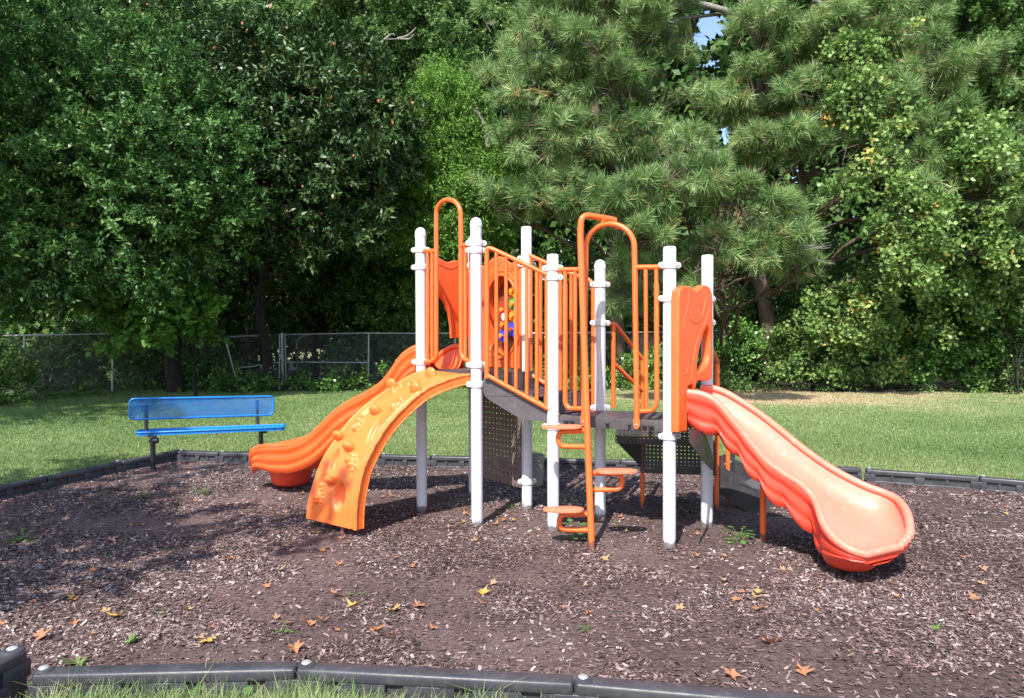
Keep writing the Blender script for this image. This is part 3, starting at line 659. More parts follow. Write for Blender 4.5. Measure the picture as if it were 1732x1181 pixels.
#SECTION_END_STRUCTURE
# ================================================================== BENCH
bench = tag(empty('park_bench', (-3.9, 8.8, 0)), 'blue perforated metal bench with a backrest and black legs beside the left slide', 'bench')
FL, FR = G(229, 731, .43), G(481, 721, .43)
FR = DP(481, 721, 9.0); FR.z = .43; FL.z = .43
bu = (FR - FL); bu.z = 0; BL = bu.length; bu.normalize(); bn = Vector((-bu.y, bu.x, 0))
def expanded(org, u, v, w, h, rc, cell=.050, asp=.56, th=.0047, name='mesh_sheet', parent=None, rim=.014, curve=0):
    """expanded-metal sheet in a rounded rectangular frame: real diamond strands"""
    nrm = u.cross(v).normalized(); m = MB()
    ph = cell * asp; rows = int(h / ph) + 1; cols = int(w / (cell / 2))
    def inside(a, b):
        a_, b_ = abs(a - w / 2), abs(b - h / 2); dx, dy = a_ - (w / 2 - rc), b_ - (h / 2 - rc)
        if dx > 0 and dy > 0: return dx * dx + dy * dy < rc * rc
        return a_ < w / 2 and b_ < h / 2
    for r in range(rows):
        for s_ in (0, 1):
            run = []
            for c in range(cols + 1):
                a = c * cell / 2; zig = ((c + s_) % 2) * ph - ph / 2
                b = r * ph + zig * (.92)
                if inside(a, b): run.append(org + u * a + v * b + nrm * (.001 if s_ else -.001))
                else:
                    if len(run) > 1: m.tube(run, th, 4, cap=False)
                    run = []
            if len(run) > 1: m.tube(run, th, 4, cap=False)
    o = m.build(name, M['blue'], parent, 0)
    m = MB(); pts = []
    for cx_, cy_, a0 in ((w - rc, h - rc, 0), (rc, h - rc, 1), (rc, rc, 2), (w - rc, rc, 3)):
        for k in range(7):
            a = a0 * PI / 2 + k * PI / 12; pts.append(org + u * (cx_ + rc * math.cos(a)) + v * (cy_ + rc * math.sin(a)))
    m.tube(pts, rim, 10, closed=True); m.build('rim', M['blue'], o, 60); return o
seat = expanded(FL + Vector((0, 0, -.012)), bu, bn, BL, .30, .05, parent=bench, name='seat', rim=.013)
m = MB(); e = [FL + Vector((0, 0, -.03))]
pts = [FL + bu * a + bn * b + Vector((0, 0, -.052)) for a, b in ((.05, 0), (BL - .05, 0), (BL - .015, .015), (BL, .05), (BL, .25), (BL - .015, .285), (BL - .05, .3), (.05, .3), (.015, .285), (0, .25), (0, .05), (.015, .015))]
n_ = len(pts); up2 = Vector((0, 0, .046)); m.add(pts + [p + up2 for p in pts], [(i, (i + 1) % n_, n_ + (i + 1) % n_, n_ + i) for i in range(n_)]); m.build('seat_apron', M['blue'], seat, 60)
kA, kB = (-4.79, 8.6), (-3.25, 9.42)
bo = V(kA, kB, 219, 709.5); bt = V(kA, kB, 462, 702); btl = V(kA, kB, 219, 677)
bu2 = (bt - bo); wbk = bu2.length; bu2.normalize(); vb = (Vector((0, 0, 1)) - bu2 * bu2.z).normalized()
expanded(bo, bu2, vb, wbk, (btl - bo).length + .015, .055, parent=bench, name='backrest', rim=.014)
for x, y, a in ((259, 800, .10), (450, 752, .83)):
    p = FL + bu * (BL * a + .0) + bn * .14; p.z = 0
    if a < .5: p = G(259, 796)
    m = MB(); m.tube([p - Vector((0, 0, .1)), p + Vector((0, 0, .395))], .029, 14)
    m.tube([p + bn * -.10 + Vector((0, 0, .375)), p + bn * .16 + Vector((0, 0, .375))], .024, 12); lg = m.build('leg', M['black_metal'], bench)
    m = MB(); m.lathe(p + bu * .05 + bn * -.08 + Vector((0, 0, .37)), [(.02, -.03), (.03, -.025), (.03, .025), (.02, .03)], 12, M=Matrix(((0, 0, 1), (1, 0, 0), (0, 1, 0)))); m.build('bracket', M['black_metal'], lg)
    q = p + bn * .16; bx = V(kA, kB, 247 if a < .5 else 435, 700); 
    m = MB(); m.tube(fillet([p + bn * .12 + Vector((0, 0, .375)), Vector((bx.x, bx.y, .375)) + bn * .0, Vector((bx.x, bx.y, .75)) + bn * .03], .12, 8), .024, 12); m.build('back_support', M['black_metal'], bench)
# ================================================================== GREY TUB
D_ = 7.25; c = DP(896, 700, D_); tub = MB()
zt_ = HC + (570.4 - 770) * D_ / F
tub.lathe((c.x, c.y, 0), [(0, .02), (.125, .02), (.14, .035), (.150, zt_ - .06), (.158, zt_ - .055), (.162, zt_ - .005), (.158, zt_), (.148, zt_), (.143, zt_ - .03), (.13, .06), (0, .05)], 32)
to = tag(tub.build('tub', M['tub'], None), 'weathered grey round plastic tub standing behind the perforated panel of the play structure', 'tub'); recenter(to, (c.x, c.y, 0))
# ================================================================== BORDER TIMBERS
def timber(a, b, label, h=.15, down=.12, w=.085, slots=4, pin=0, outside=1, seed=0, lift=0.0, solid=False):
    """one interlocking hollow plastic border section from plan point a to b"""
    a, b = Vector((a[0], a[1], 0)), Vector((b[0], b[1], 0)); t = (b - a).normalized(); n = Vector((-t.y, t.x, 0)); L = (b - a).length - .012
    o = tag(empty('border_timber', a), label, 'border timber', 'black plastic border timbers round the mulch')
    a = a + t * .006; mid = a + t * L / 2; H = h + lift
    m = MB()
    m.box(mid + Vector((0, 0, H - .028)), L / 2, w / 2, .028, t, n, (0, 0, 1), .014)
    m.box(mid + Vector((0, 0, (H - .05 - down) / 2)), L / 2 - .01, w / 2 - .024, (H - .05 + down) / 2 - .001, t, n, (0, 0, 1))
    zb = H - .105
    m.box(mid + Vector((0, 0, (zb - .012 - down) / 2)), L / 2 - .002, w / 2 - .004, (zb - .012 + down) / 2 - .001, t, n, (0, 0, 1), .006)
    piers = [.035, .975 * .5, .965]
    wd = [.05, .045, .035]
    for u_, ww in zip(piers, wd): m.box(a + t * (L * u_) + Vector((0, 0, (H - .054 + zb - .014) / 2)), ww * L, w / 2 - .003, (H - .054 - zb + .014) / 2 + .004, t, n, (0, 0, 1), .005)
    if solid:
        ed_ = [.03, .10, .165, .33, .395, .58, .645, .82, .885, .97]
        for q_ in range(0, 10, 2): m.box(a + t * (L * (ed_[q_] + ed_[q_ + 1]) / 2) + Vector((0, 0, (H - .054 + zb - .016) / 2)), (ed_[q_ + 1] - ed_[q_]) * L / 2, w / 2 - .0045, (H - .054 - zb + .016) / 2 + .006, t, n, (0, 0, 1), .004)
    for u_ in (.24, .73): m.box(a + t * (L * u_) + Vector((0, 0, (H - .054 + zb - .014) / 2)), .012, w / 2 - .010, (H - .054 - zb + .014) / 2 + .002, t, n, (0, 0, 1), .003)
    m.build('beam', M['timber'], o, 40)
    # knuckle end with the steel pin
    k = a + t * .03; m = MB(); m.lathe(k + Vector((0, 0, H)), [(w / 2 - .003, -H - .1), (w / 2 - .001, -.02), (w / 2 - .006, .004), (w / 2 - .014, .009), (0, .010)], 22); kn = m.build('knuckle', M['timber'], o, 40)
    m = MB(); m.lathe(k + Vector((0, 0, H + .009)), [(.021, 0), (.022, .003), (.018, .007), (.009, .010), (0, .0105)], 18); m.build('pin_head', M['metal'], kn, 60)
    return o
def TP(x, y, z=.15):
    p = G(x, y, z); return (p.x, p.y)
near_pts = [TP(60, 1134), TP(505, 1124), TP(972, 1148), TP(1465, 1190), TP(1985, 1250)]
lab = ['near left black border timber, between the raised corner timber and the next pin', 'black border timber in the near centre whose steel pin head shows at its left end', 'black border timber at the near right, running out of the bottom of the photo']
for k in range(3): timber(near_pts[k], near_pts[k + 1], lab[k], solid=True)
cn = Vector((*TP(24, 1100, .23), 0)); ct = Vector((-.05, -1, 0)).normalized()
timber((cn.x + .002, cn.y + .03), (cn.x - .20, cn.y - 1.15), 'raised black border timber heading towards the viewer from the near left corner', h=.23, w=.105, solid=True)
left_pts = [TP(302, 761), TP(203, 780), TP(76, 806), TP(-62, 834), TP(-260, 880)]
ll = ['black border timber on the left edge, directly behind the left leg of the blue bench', 'second black border timber from the far left corner, left of the bench leg', 'black border timber on the left edge that reaches the left side of the photo']
for k in range(3): timber(left_pts[k], left_pts[k + 1], ll[k])
bp_ = [TP(303, 762), TP(372, 764.5), TP(462, 766), TP(552, 767.5), TP(645, 769), TP(730, 771), TP(836, 773), TP(940, 775.5), TP(1050, 778), TP(1155, 781), TP(1250, 784), TP(1357, 788), TP(1457, 791), TP(1464, 793), TP(1656, 806), TP(1800, 818)]
bl = ['black border timber at the far left corner, right of the bench leg', 'black border timber behind the bench, under the middle of its seat', 'black border timber just left of the tip of the left slide', 'black border timber hidden mostly behind the left slide', 'black border timber seen between the left slide and the climbing wall edge', 'black border timber seen behind the front left white post of the climbing wall', 'black border timber behind the perforated brown panel', 'black border timber seen through the lower step brackets of the pod ladder', 'black border timber behind the dark rear stair', 'black border timber behind the white posts of the right slide', 'black border timber seen under the middle of the right slide', 'black border timber just right of the right slide, ending at a small gap']
for k in range(12): timber(bp_[k], bp_[k + 1], bl[k])
timber(bp_[13], bp_[14], 'black border timber with four dark slots on the right side, right of the small gap'); timber(bp_[14], bp_[15], 'last black border timber at the right edge of the photo')
# ================================================================== GROUND
INNER = [near_pts[0], near_pts[1], near_pts[2], near_pts[3], near_pts[4], (6.4, 3.2), (6.6, 5.2), bp_[15], bp_[14], bp_[12], bp_[8], bp_[4], bp_[0], left_pts[1], left_pts[2], left_pts[3], left_pts[4], (-5.9, 3.9), (-4.2, 2.9)]
def inside_poly(X, Y, P):
    r = np.zeros(len(X), bool); n = len(P)
    for i in range(n):
        x1, y1 = P[i]; x2, y2 = P[(i + 1) % n]
        c = ((y1 > Y) != (y2 > Y)) & (X < (x2 - x1) * (Y - y1) / (y2 - y1 + 1e-12) + x1); r ^= c
    return r
def vnoise(X, Y, s, seed=0):
    """cheap smooth value noise 0..1"""
    x, y = X / s + 31.7 * seed, Y / s + 17.3 * seed; xi, yi = np.floor(x), np.floor(y); fx, fy = x - xi, y - yi; fx = fx * fx * (3 - 2 * fx); fy = fy * fy * (3 - 2 * fy)
    def h(a, b): v = np.sin(a * 127.1 + b * 311.7 + seed * 7.7) * 43758.5453; return v - np.floor(v)
    return (h(xi, yi) * (1 - fx) + h(xi + 1, yi) * fx) * (1 - fy) + (h(xi, yi + 1) * (1 - fx) + h(xi + 1, yi + 1) * fx) * fy
# lawn sheet reaching the horizon
m, nt, b, o = nmat('lawn_soil')
f1 = noise(nt, .35, 6, .6); f2 = noise(nt, 30, 6, .7)
c1 = ramp(nt, f1, [(.35, (.12, .17, .05)), (.62, (.23, .23, .10))]); c2 = ramp(nt, f2, [(.3, (.35, .35, .3)), (.7, (1.25, 1.2, 1.0))])
mx = nt.nodes.new('ShaderNodeMix'); mx.data_type = 'RGBA'; mx.blend_type = 'MULTIPLY'; mx.inputs[0].default_value = 1; nt.links.new(c1, mx.inputs[6]); nt.links.new(c2, mx.inputs[7]); nt.links.new(mx.outputs[2], b.inputs['Base Color'])
b.inputs['Roughness'].default_value = .95; bump(nt, b, f2, .8, .03); M['soil'] = m
g = MB(); gx = np.r_[-400, -60, np.linspace(-30, 30, 41), 60, 400]; gy = np.r_[-300, -40, np.linspace(-6, 34, 41), 80, 600]
def gz(x, y): return -.03 + .03 * (1 if y < 9.5 else 1) 
X_, Y_ = np.meshgrid(gx, gy, indexing='ij'); Z_ = -.012 + 0 * X_
g.grid(np.stack([X_, Y_, Z_], 2)); lawn = g.build('lawn', M['soil'], None, 60); tag(lawn, kind='structure')
# mulch bed
m, nt, b, o = nmat('mulch_bed')
f = noise(nt, 1.1, 5, .6); fine = noise(nt, 38, 7, .75)
col = ramp(nt, fine, [(.30, (0.047, 0.030, 0.030)), (.50, (0.118, 0.080, 0.077)), (.64, (0.199, 0.142, 0.137)), (.80, (0.386, 0.297, 0.282))])
dirt = ramp(nt, noise(nt, 60, 5, .7), [(.3, (0.082, 0.057, 0.054)), (.7, (0.175, 0.131, 0.124))])
mx = nt.nodes.new('ShaderNodeMix'); mx.data_type = 'RGBA'; fr_ = ramp(nt, f, [(.48, (0, 0, 0)), (.62, (.6, .6, .6))]); nt.links.new(fr_, mx.inputs[0]); nt.links.new(col, mx.inputs[6]); nt.links.new(dirt, mx.inputs[7]); nt.links.new(mx.outputs[2], b.inputs['Base Color'])
lowf = ramp(nt, noise(nt, .55, 4, .6), [(.38, (.72, .70, .68)), (.62, (1.15, 1.13, 1.1))]); mm_ = nt.nodes.new('ShaderNodeMix'); mm_.data_type = 'RGBA'; mm_.blend_type = 'MULTIPLY'; mm_.inputs[0].default_value = 1; nt.links.new(mx.outputs[2], mm_.inputs[6]); nt.links.new(lowf, mm_.inputs[7]); nt.links.new(mm_.outputs[2], b.inputs['Base Color'])
b.inputs['Roughness'].default_value = .95; b.inputs['Specular IOR Level'].default_value = .2; bump(nt, b, fine, 1, .02); M['mulch'] = m
xs = np.linspace(-7, 7.4, 190); ys = np.linspace(2.4, 9.6, 120); X_, Y_ = np.meshgrid(xs, ys, indexing='ij')
def mz(X, Y):
    r = mz0(X, Y)
    for x, y in POSTS: d2 = (X - x) ** 2 + (Y - y) ** 2; r = r + .022 * np.exp(-d2 / .012) - .004 * np.exp(-d2 / .06)
    for x, y, q in ((2.6, 4.35, .35), (-2.75, 6.9, .35), (-1.7, 5.3, .3), (.6, 4.9, .25)): r = r - .009 * np.exp(-((X - x) ** 2 + (Y - y) ** 2) / q ** 2)
    return r
def mz0(X, Y): return .014 + .020 * (vnoise(X, Y, .8, 1) - .5) + .012 * (vnoise(X, Y, .25, 2) - .5) + .005 * (vnoise(X, Y, .09, 3) - .5)
Z_ = mz(X_, Y_) + .002; ins = inside_poly(X_.ravel(), Y_.ravel(), INNER).reshape(X_.shape)
g = MB(); n1, n2 = X_.shape; idx = -np.ones(X_.size, int)
fs = []
for i in range(n1 - 1):
    for j in range(n2 - 1):
        if ins[i, j] or ins[i + 1, j] or ins[i, j + 1] or ins[i + 1, j + 1]: fs.append((i * n2 + j, (i + 1) * n2 + j, (i + 1) * n2 + j + 1, i * n2 + j + 1))
g.add(np.stack([X_, Y_, Z_], 2).reshape(-1, 3), fs); mul = g.build('mulch_bed', M['mulch'], None, 180); tag(mul, kind='structure')
# ------------------------------------------------------------------ fast mesh builder for huge leaf / chip counts
def quads(name, V4, tone, mat, parent=None, smooth=False, tri=False):
    """V4: (n,k,3) polygons with k corners; tone: per-face float"""
    n, k = V4.shape[:2]; me = bpy.data.meshes.new(name); me.vertices.add(n * k); me.loops.add(n * k); me.polygons.add(n)
    off = np.zeros(3) if parent is None else np.array(worldloc(parent))
    me.vertices.foreach_set('co', (V4 - off).astype(np.float32).ravel()); me.loops.foreach_set('vertex_index', np.arange(n * k, dtype=np.int32))
    me.polygons.foreach_set('loop_start', np.arange(0, n * k, k, dtype=np.int32)); me.polygons.foreach_set('loop_total', np.full(n, k, np.int32))
    at = me.attributes.new('tone', 'FLOAT', 'FACE'); at.data.foreach_set('value', np.clip(tone, 0, 1).astype(np.float32))
    me.materials.append(mat); me.update(calc_edges=True); me.validate()
    o = bpy.data.objects.new(name, me); COL.objects.link(o); o.parent = parent; return o
def nrm_(a): return a / (np.linalg.norm(a, axis=-1, keepdims=True) + 1e-9)
def rnd(n): return nrm_(RNG.normal(size=(n, 3)))
def leaf_quads(P, D, Nn, L, W, fold=.12):
    n = len(P); D = nrm_(D); S = nrm_(np.cross(D, Nn)); U = np.cross(S, D); L = np.broadcast_to(L, n)[:, None]; W = np.broadcast_to(W, n)[:, None]
    return np.stack([P, P + D * L * .45 + S * W * .5 + U * L * fold, P + D * L, P + D * L * .45 - S * W * .5 + U * L * fold], 1)
# mulch chips
def frustum(n, d0, d1, margin=1.06, pw=1.0):
    u = RNG.random(n); D = (d0 ** pw + u * (d1 ** pw - d0 ** pw)) ** (1 / pw); X = (RNG.random(n) * 2 - 1) * D * .75 * margin; return X, D
X, Y = frustum(720000, 2.6, 9.3, 1.28, 1.4); ok = inside_poly(X, Y, INNER); pat = vnoise(X, Y, .9, 5) * .6 + vnoise(X, Y, .3, 6) * .4; ok &= RNG.random(len(X)) < np.clip((.68 - pat) * 6, .13, 1); X, Y = X[ok], Y[ok]; n = len(X)
P = np.stack([X, Y, mz(X, Y) + .004 + .010 * RNG.random(n)], 1)
D = rnd(n); D[:, 2] *= .22; Nn = rnd(n) * .45; Nn[:, 2] += 1; big = RNG.random(n) ** 4
L_ = .006 + .030 * big + .006 * RNG.random(n) + .0006 * Y; W_ = L_ * (.18 + .27 * RNG.random(n))
S = nrm_(np.cross(nrm_(D), Nn)); D = nrm_(D); Lc, Wc = L_[:, None], W_[:, None]; j = lambda: (.75 + .5 * RNG.random((n, 1)))
Q = np.stack([P - D * Lc * .5 * j() - S * Wc * .5 * j(), P + D * Lc * .5 * j() - S * Wc * .5 * j(), P + D * Lc * .5 * j() + S * Wc * .5 * j(), P - D * Lc * .5 * j() + S * Wc * .5 * j()], 1)
m, nt, b, o = nmat('wood_chip'); at = nt.nodes.new('ShaderNodeAttribute'); at.attribute_name = 'tone'
nt.links.new(ramp(nt, at.outputs['Fac'], [(0, (0.047, 0.030, 0.027)), (.35, (0.118, 0.077, 0.072)), (.65, (0.199, 0.139, 0.132)), (.88, (0.304, 0.228, 0.215)), (.985, (0.467, 0.377, 0.350)), (1, (0.608, 0.512, 0.474))]), b.inputs['Base Color']); b.inputs['Roughness'].default_value = .8; b.inputs['Specular IOR Level'].default_value = .3; M['chip'] = m
tag(quads('wood_chips', Q, np.clip(.97 * RNG.random(n) ** 1.6 + .28 * (vnoise(X, Y, 1.3, 31) - .5) + .2 * (vnoise(X, Y, .35, 32) - .5), 0, 1), M['chip']), kind='stuff')
print('chips', n)
# grass
def grass(name, X, Y, h, w, tone, z0=0.0, lean=.5, bent=False):
    n = len(X); a = RNG.random(n) * 2 * PI; T = np.stack([np.cos(a), np.sin(a), 0 * a], 1); R = np.stack([-np.sin(a), np.cos(a), 0 * a], 1); le = (RNG.normal(size=(n, 1)) * lean)
    P = np.stack([X, Y, np.full(n, z0)], 1); h, w = h[:, None], w[:, None]
    up = np.array([0, 0, 1.0])
    tip = P + up * h * (1 - .25 * np.abs(le)) + R * h * le; mid = P * .42 + tip * .58
    if bent:
        mid = P + up * h * .62 + R * h * le * .3
        A = np.stack([P - T * w * .5, P + T * w * .5, mid + T * w * .42, mid - T * w * .42], 1); B = np.stack([mid - T * w * .42, mid + T * w * .42, tip + T * w * .06, tip - T * w * .06], 1)
        return tag(quads(name, np.concatenate([A, B]), np.concatenate([tone, tone + .05]), M['grass']), kind='stuff')
    return tag(quads(name, np.stack([P - T * w * .5, P + T * w * .5, mid + T * w * .38, tip, mid - T * w * .38], 1), tone, M['grass']), kind='stuff')
M['grass'] = leafmat('grass_blade', [(0, (.065, .125, .035)), (.35, (.15, .25, .08)), (.65, (.26, .35, .145)), (.85, (.42, .41, .22)), (1, (.58, .44, .29))], .5, .35, .3)
n = 880000; X, Y = frustum(n, 6.6, 25, 1.3, 1.2); ok = ~inside_poly(X, Y, INNER) & ~((X > -5.4) & (X < 5.6) & (Y < 6.9)); X, Y = X[ok], Y[ok]; n = len(X)
dry = vnoise(X, Y, 1.7, 8) * .5 + vnoise(X, Y, .5, 9) * .3; far = .5 * np.exp(-(((X - 6.5) / 2.6) ** 2 + ((Y - 17.2) / 1.4) ** 2)) + .25 * (vnoise(X, Y, 3.1, 14) - .5) + np.clip((Y - 12.5) / 6, 0, 1) * (X > -1) * .30 + (X > 3) * np.clip((Y - 16) / 3, 0, 1) * .18
tone = .16 + .55 * dry + far + RNG.normal(size=n) * .16
grass('grass', X, Y, (.016 + .028 * RNG.random(n)) * (.8 + Y / 40), .003 + .0005 * Y, tone, -.012)
# tufts against the near border
n = 190000; X = -2.35 + RNG.random(n) ** 1 * 4.0; near_y = np.interp(X, [p[0] for p in near_pts], [p[1] for p in near_pts]); Y = near_y - .05 - RNG.random(n) ** .7 * .75
dens = (vnoise(X, Y, .22, 4) * .5 + .5) * np.clip((0.35 - X) / .7, .06, 1); ok = RNG.random(n) < dens; X, Y = X[ok], Y[ok]; n = len(X)
hh = (.055 + .045 * RNG.random(n) + .11 * RNG.random(n) ** 7) * (.6 + .7 * vnoise(X, Y, .25, 12)) ; grass('grass', X, Y, hh, .002 + .0024 * RNG.random(n), .34 + .34 * RNG.random(n) + (RNG.random(n) > .93) * .4, -.012, .6, True)
# ================================================================== FALLEN LEAVES AND WEEDS
def starleaf(L, lobes=5, curl=.5, seed=0):
    r = random.Random(seed); pts = [(0, 0, 0)]; ring = []
    for k in range(lobes):
        a = -PI * .36 * (lobes - 1) / 2 + k * PI * .36 * 1.0; Lk = L * (1 - .16 * abs(k - (lobes - 1) / 2)) * (.85 + .3 * r.random())
        am_ = a - PI * .18; ring.append((L * .42 * math.sin(am_), L * .42 * math.cos(am_))); ring.append((Lk * .68 * math.sin(a - .21), Lk * .68 * math.cos(a - .21))); ring.append((Lk * math.sin(a), Lk * math.cos(a))); ring.append((Lk * .68 * math.sin(a + .21), Lk * .68 * math.cos(a + .21)))
    ring.append((L * .3 * math.sin(a + PI * .18), L * .3 * math.cos(a + PI * .18)))
    ca, cb = r.random() * 2 * PI, curl * (.5 + r.random())
    vs = [(0, 0, 0)] + [(x, y, cb * (x * math.cos(ca) + y * math.sin(ca)) ** 2 / L + r.random() * .07 * L) for x, y in ring]
    return vs, [(0, i, i + 1) for i in range(1, len(ring))]
def lm(name, c, r=.6, tr=.2):
    m, nt, b, out = nmat(name); nt.links.new(ramp(nt, noise(nt, 60, 4), [(.35, tuple(x * .7 for x in c)), (.7, c)]), b.inputs['Base Color']); b.inputs['Roughness'].default_value = r
    t = nt.nodes.new('ShaderNodeBsdfTranslucent'); t.inputs[0].default_value = (*c, 1); mx = nt.nodes.new('ShaderNodeMixShader'); mx.inputs[0].default_value = tr; nt.links.new(b.outputs[0], mx.inputs[1]); nt.links.new(t.outputs[0], mx.inputs[2]); nt.links.new(mx.outputs[0], out.inputs['Surface']); return m
LM = {'orange': lm('orange_dry_leaf', (.44, .20, .10)), 'yellow': lm('yellow_leaf', (.60, .36, .08)), 'pink': lm('pale_pink_dry_leaf', (.50, .31, .24)), 'brown': lm('brown_dry_leaf', (.36, .15, .06)), 'green': lm('fresh_green_leaf', (.16, .26, .07), .5, .3), 'weed': lm('weed_leaf', (.11, .24, .05), .5, .3), 'tan': lm('tan_dry_leaf', (.48, .29, .15))}
def fallen(x, y, L, colr, label=None, group=None, seed=0, lobes=5):
    p = G(x, y); rr = random.Random(seed * 7 + int(x)); vs, fs = starleaf(L, lobes, .7, seed); mm = MB()
    R = Matrix.Rotation(rr.random() * 6.28, 3, 'Z') @ Matrix.Rotation(rr.uniform(-.45, .45), 3, 'X') @ Matrix.Rotation(rr.uniform(-.35, .35), 3, 'Y')
    w = [R @ Vector(v) for v in vs]; zmin = min(v.z for v in w); z0 = float(mz(np.array([p.x]), np.array([p.y]))[0]) + .012
    mm.add([v + Vector((p.x, p.y, z0 - zmin)) for v in w], fs)
    o = mm.build('fallen_leaf', LM[colr], None, 0); recenter(o, (p.x, p.y, 0)); return tag(o, label, 'fallen leaf', group)
GL = 'fallen leaves on the mulch'
for k, (x, y, L, c_, lb) in enumerate([
    (1303, 1097, .065, 'orange', 'curled orange fallen leaf on the mulch, nearest the middle of the right border timber'), (1425, 1123, .06, 'pink', 'pale pink star-shaped fallen leaf standing upright on the mulch at the near right'),
    (1357, 1143, .065, 'orange', 'orange fallen leaf on the mulch close behind the near right border timber'), (1236, 1150, .06, 'orange', 'orange brown fallen leaf touching the near right border timber'),
    (815, 1008, .065, 'yellow', 'yellow orange fallen leaf on the mulch in the centre foreground'), (351, 1088, .065, 'yellow', 'bright yellow fallen leaf behind the near left border timber'),
    (200, 1050, .06, 'yellow', 'yellow orange fallen leaf in the shaded mulch at the left'), (180, 1040, .05, 'tan', 'tan fallen leaf beside the yellow one in the shaded mulch'), (1281, 1038, .06, 'orange', 'orange fallen leaf on the mulch in front of the right slide, centre right'),
    (498, 1108, .065, 'orange', 'orange fallen leaf lying against the pin between the two near border timbers'), (1178, 966, .055, 'pink', 'pinkish fallen leaf on the mulch in front of the rightmost front post'), (68, 1087, .06, 'orange', 'orange brown fallen leaf beside the raised corner timber'),
    (1246, 1022, .05, 'orange', 'small orange leaf on the mulch below the right slide leg'), (710, 1035, .06, 'orange', 'curled orange leaf on the mulch between the climbing wall and the near border'), (598, 1030, .05, 'yellow', 'small amber leaf on the mulch in front of the climbing wall'),
    (566, 1016, .055, 'orange', 'orange leaf on the mulch straight below the climbing wall feet'), (1580, 1070, .055, 'green', 'green fallen leaf on the mulch at the right'), (132, 1128, .075, 'green', 'large pale green fallen leaf just behind the near left border timber'), (222, 1094, .07, 'green', 'green fallen leaf in the mulch near the left border timber')]):
    fallen(x, y, L, c_, lb, GL, k)
rr = random.Random(5); cols = ['orange'] * 5 + ['tan'] * 3 + ['brown'] * 3 + ['pink'] * 2 + ['yellow']
SH = {'orange': 'small orange dry leaf lying loose among the dark wood chips', 'tan': 'small tan dry leaf lying loose among the dark wood chips', 'brown': 'small brown dry leaf lying loose among the dark wood chips', 'pink': 'small pale pink dry leaf lying loose among the dark wood chips', 'yellow': 'small yellow leaf lying loose among the dark wood chips'}
cnt = 0
while cnt < 125:
    y = 800 + 360 * rr.random() ** 1.15; x = rr.random() * 1732
    if x > 700 and rr.random() < .55: continue
    p = G(x, y)
    if not inside_poly(np.array([p.x]), np.array([p.y]), INNER)[0] or (y > 1085): continue
    c_ = rr.choice(cols); fallen(x, y, rr.uniform(.028, .052), c_, SH[c_], 'small dry leaves scattered over the mulch', 100 + cnt); cnt += 1
def weed(x, y, s, n, label, seed):
    p = G(x, y); r = random.Random(seed); o = tag(empty('weed', (p.x, p.y, 0)), label, 'weed', 'green weeds sprouting through the mulch'); mm = MB(); st_ = MB()
    for k in range(n):
        a = r.random() * 6.28; el = r.uniform(.15, 1.2); d = Vector((math.cos(a) * math.cos(el), math.sin(a) * math.cos(el), math.sin(el))); q = p + d * s * r.uniform(.5, 1.1) + Vector((0, 0, .005)); st_.tube([p, p.lerp(q, .5) + Vector((0, 0, .01)), q], .0015, 4)
        L = s * r.uniform(.35, .6); side_ = d.cross(Vector((0, 0, 1))).normalized(); out_ = Vector((math.cos(a), math.sin(a), r.uniform(-.3, .2))).normalized()
        pts = [q, q + out_ * L * .3 + side_ * L * .32, q + out_ * L * .7 + side_ * L * .28, q + out_ * L, q + out_ * L * .7 - side_ * L * .28, q + out_ * L * .3 - side_ * L * .32]; mm.add(pts, [(0, 1, 2, 3, 4, 5)])
    mm.build('foliage', LM['weed'], o, 0); st_.build('stem', LM['green'], o, 0)
for k, (x, y, s, n, lb) in enumerate([(966, 915, .13, 16, 'leafy green weed at the foot of the pod ladder'), (1252, 917, .12, 18, 'low green weed on the mulch beside the orange leg of the right slide'), (860, 862, .06, 7, 'small green seedling beneath the perforated brown panel'), (338, 838, .09, 12, 'green weed on the mulch below the left end of the bench'), (237, 848, .08, 10, 'green weed tuft between the left border timbers and the bench leg'), (38, 917, .10, 18, 'bushy green weed at the left edge of the mulch'), (1038, 888, .05, 6, 'tiny yellow green seedling near the middle ladder post'), (896, 900, .05, 6, 'tiny seedling right of the rear panel post'), (996, 1071, .05, 7, 'tiny green sprout in the near centre of the mulch'), (600, 1012, .05, 7, 'tiny green sprout on the mulch before the climbing wall'), (482, 1072, .05, 7, 'tiny green sprout behind the near border pin'), (270, 1046, .05, 6, 'tiny green sprout in the tree shadow'), (656, 812, .06, 8, 'small green weed in the shade right of the climbing wall'), (1122, 880, .05, 6, 'tiny seedling right beside the rear white post'), (1430, 950, .045, 6, 'tiny seedling under the end of the right slide')]): weed(x, y, s, n, lb, k)
# leafy weeds growing up against the near border
for k, (x, y, s) in enumerate([(70, 1192, .09), (345, 1176, .10), (420, 1180, .12)]):
    weed(x, y, s, 16, ['low green weed in front of the corner timber', 'leafy weed in front of the near left border timber', 'taller leafy weed in the grass in front of the near left border timber'][k], 40 + k)
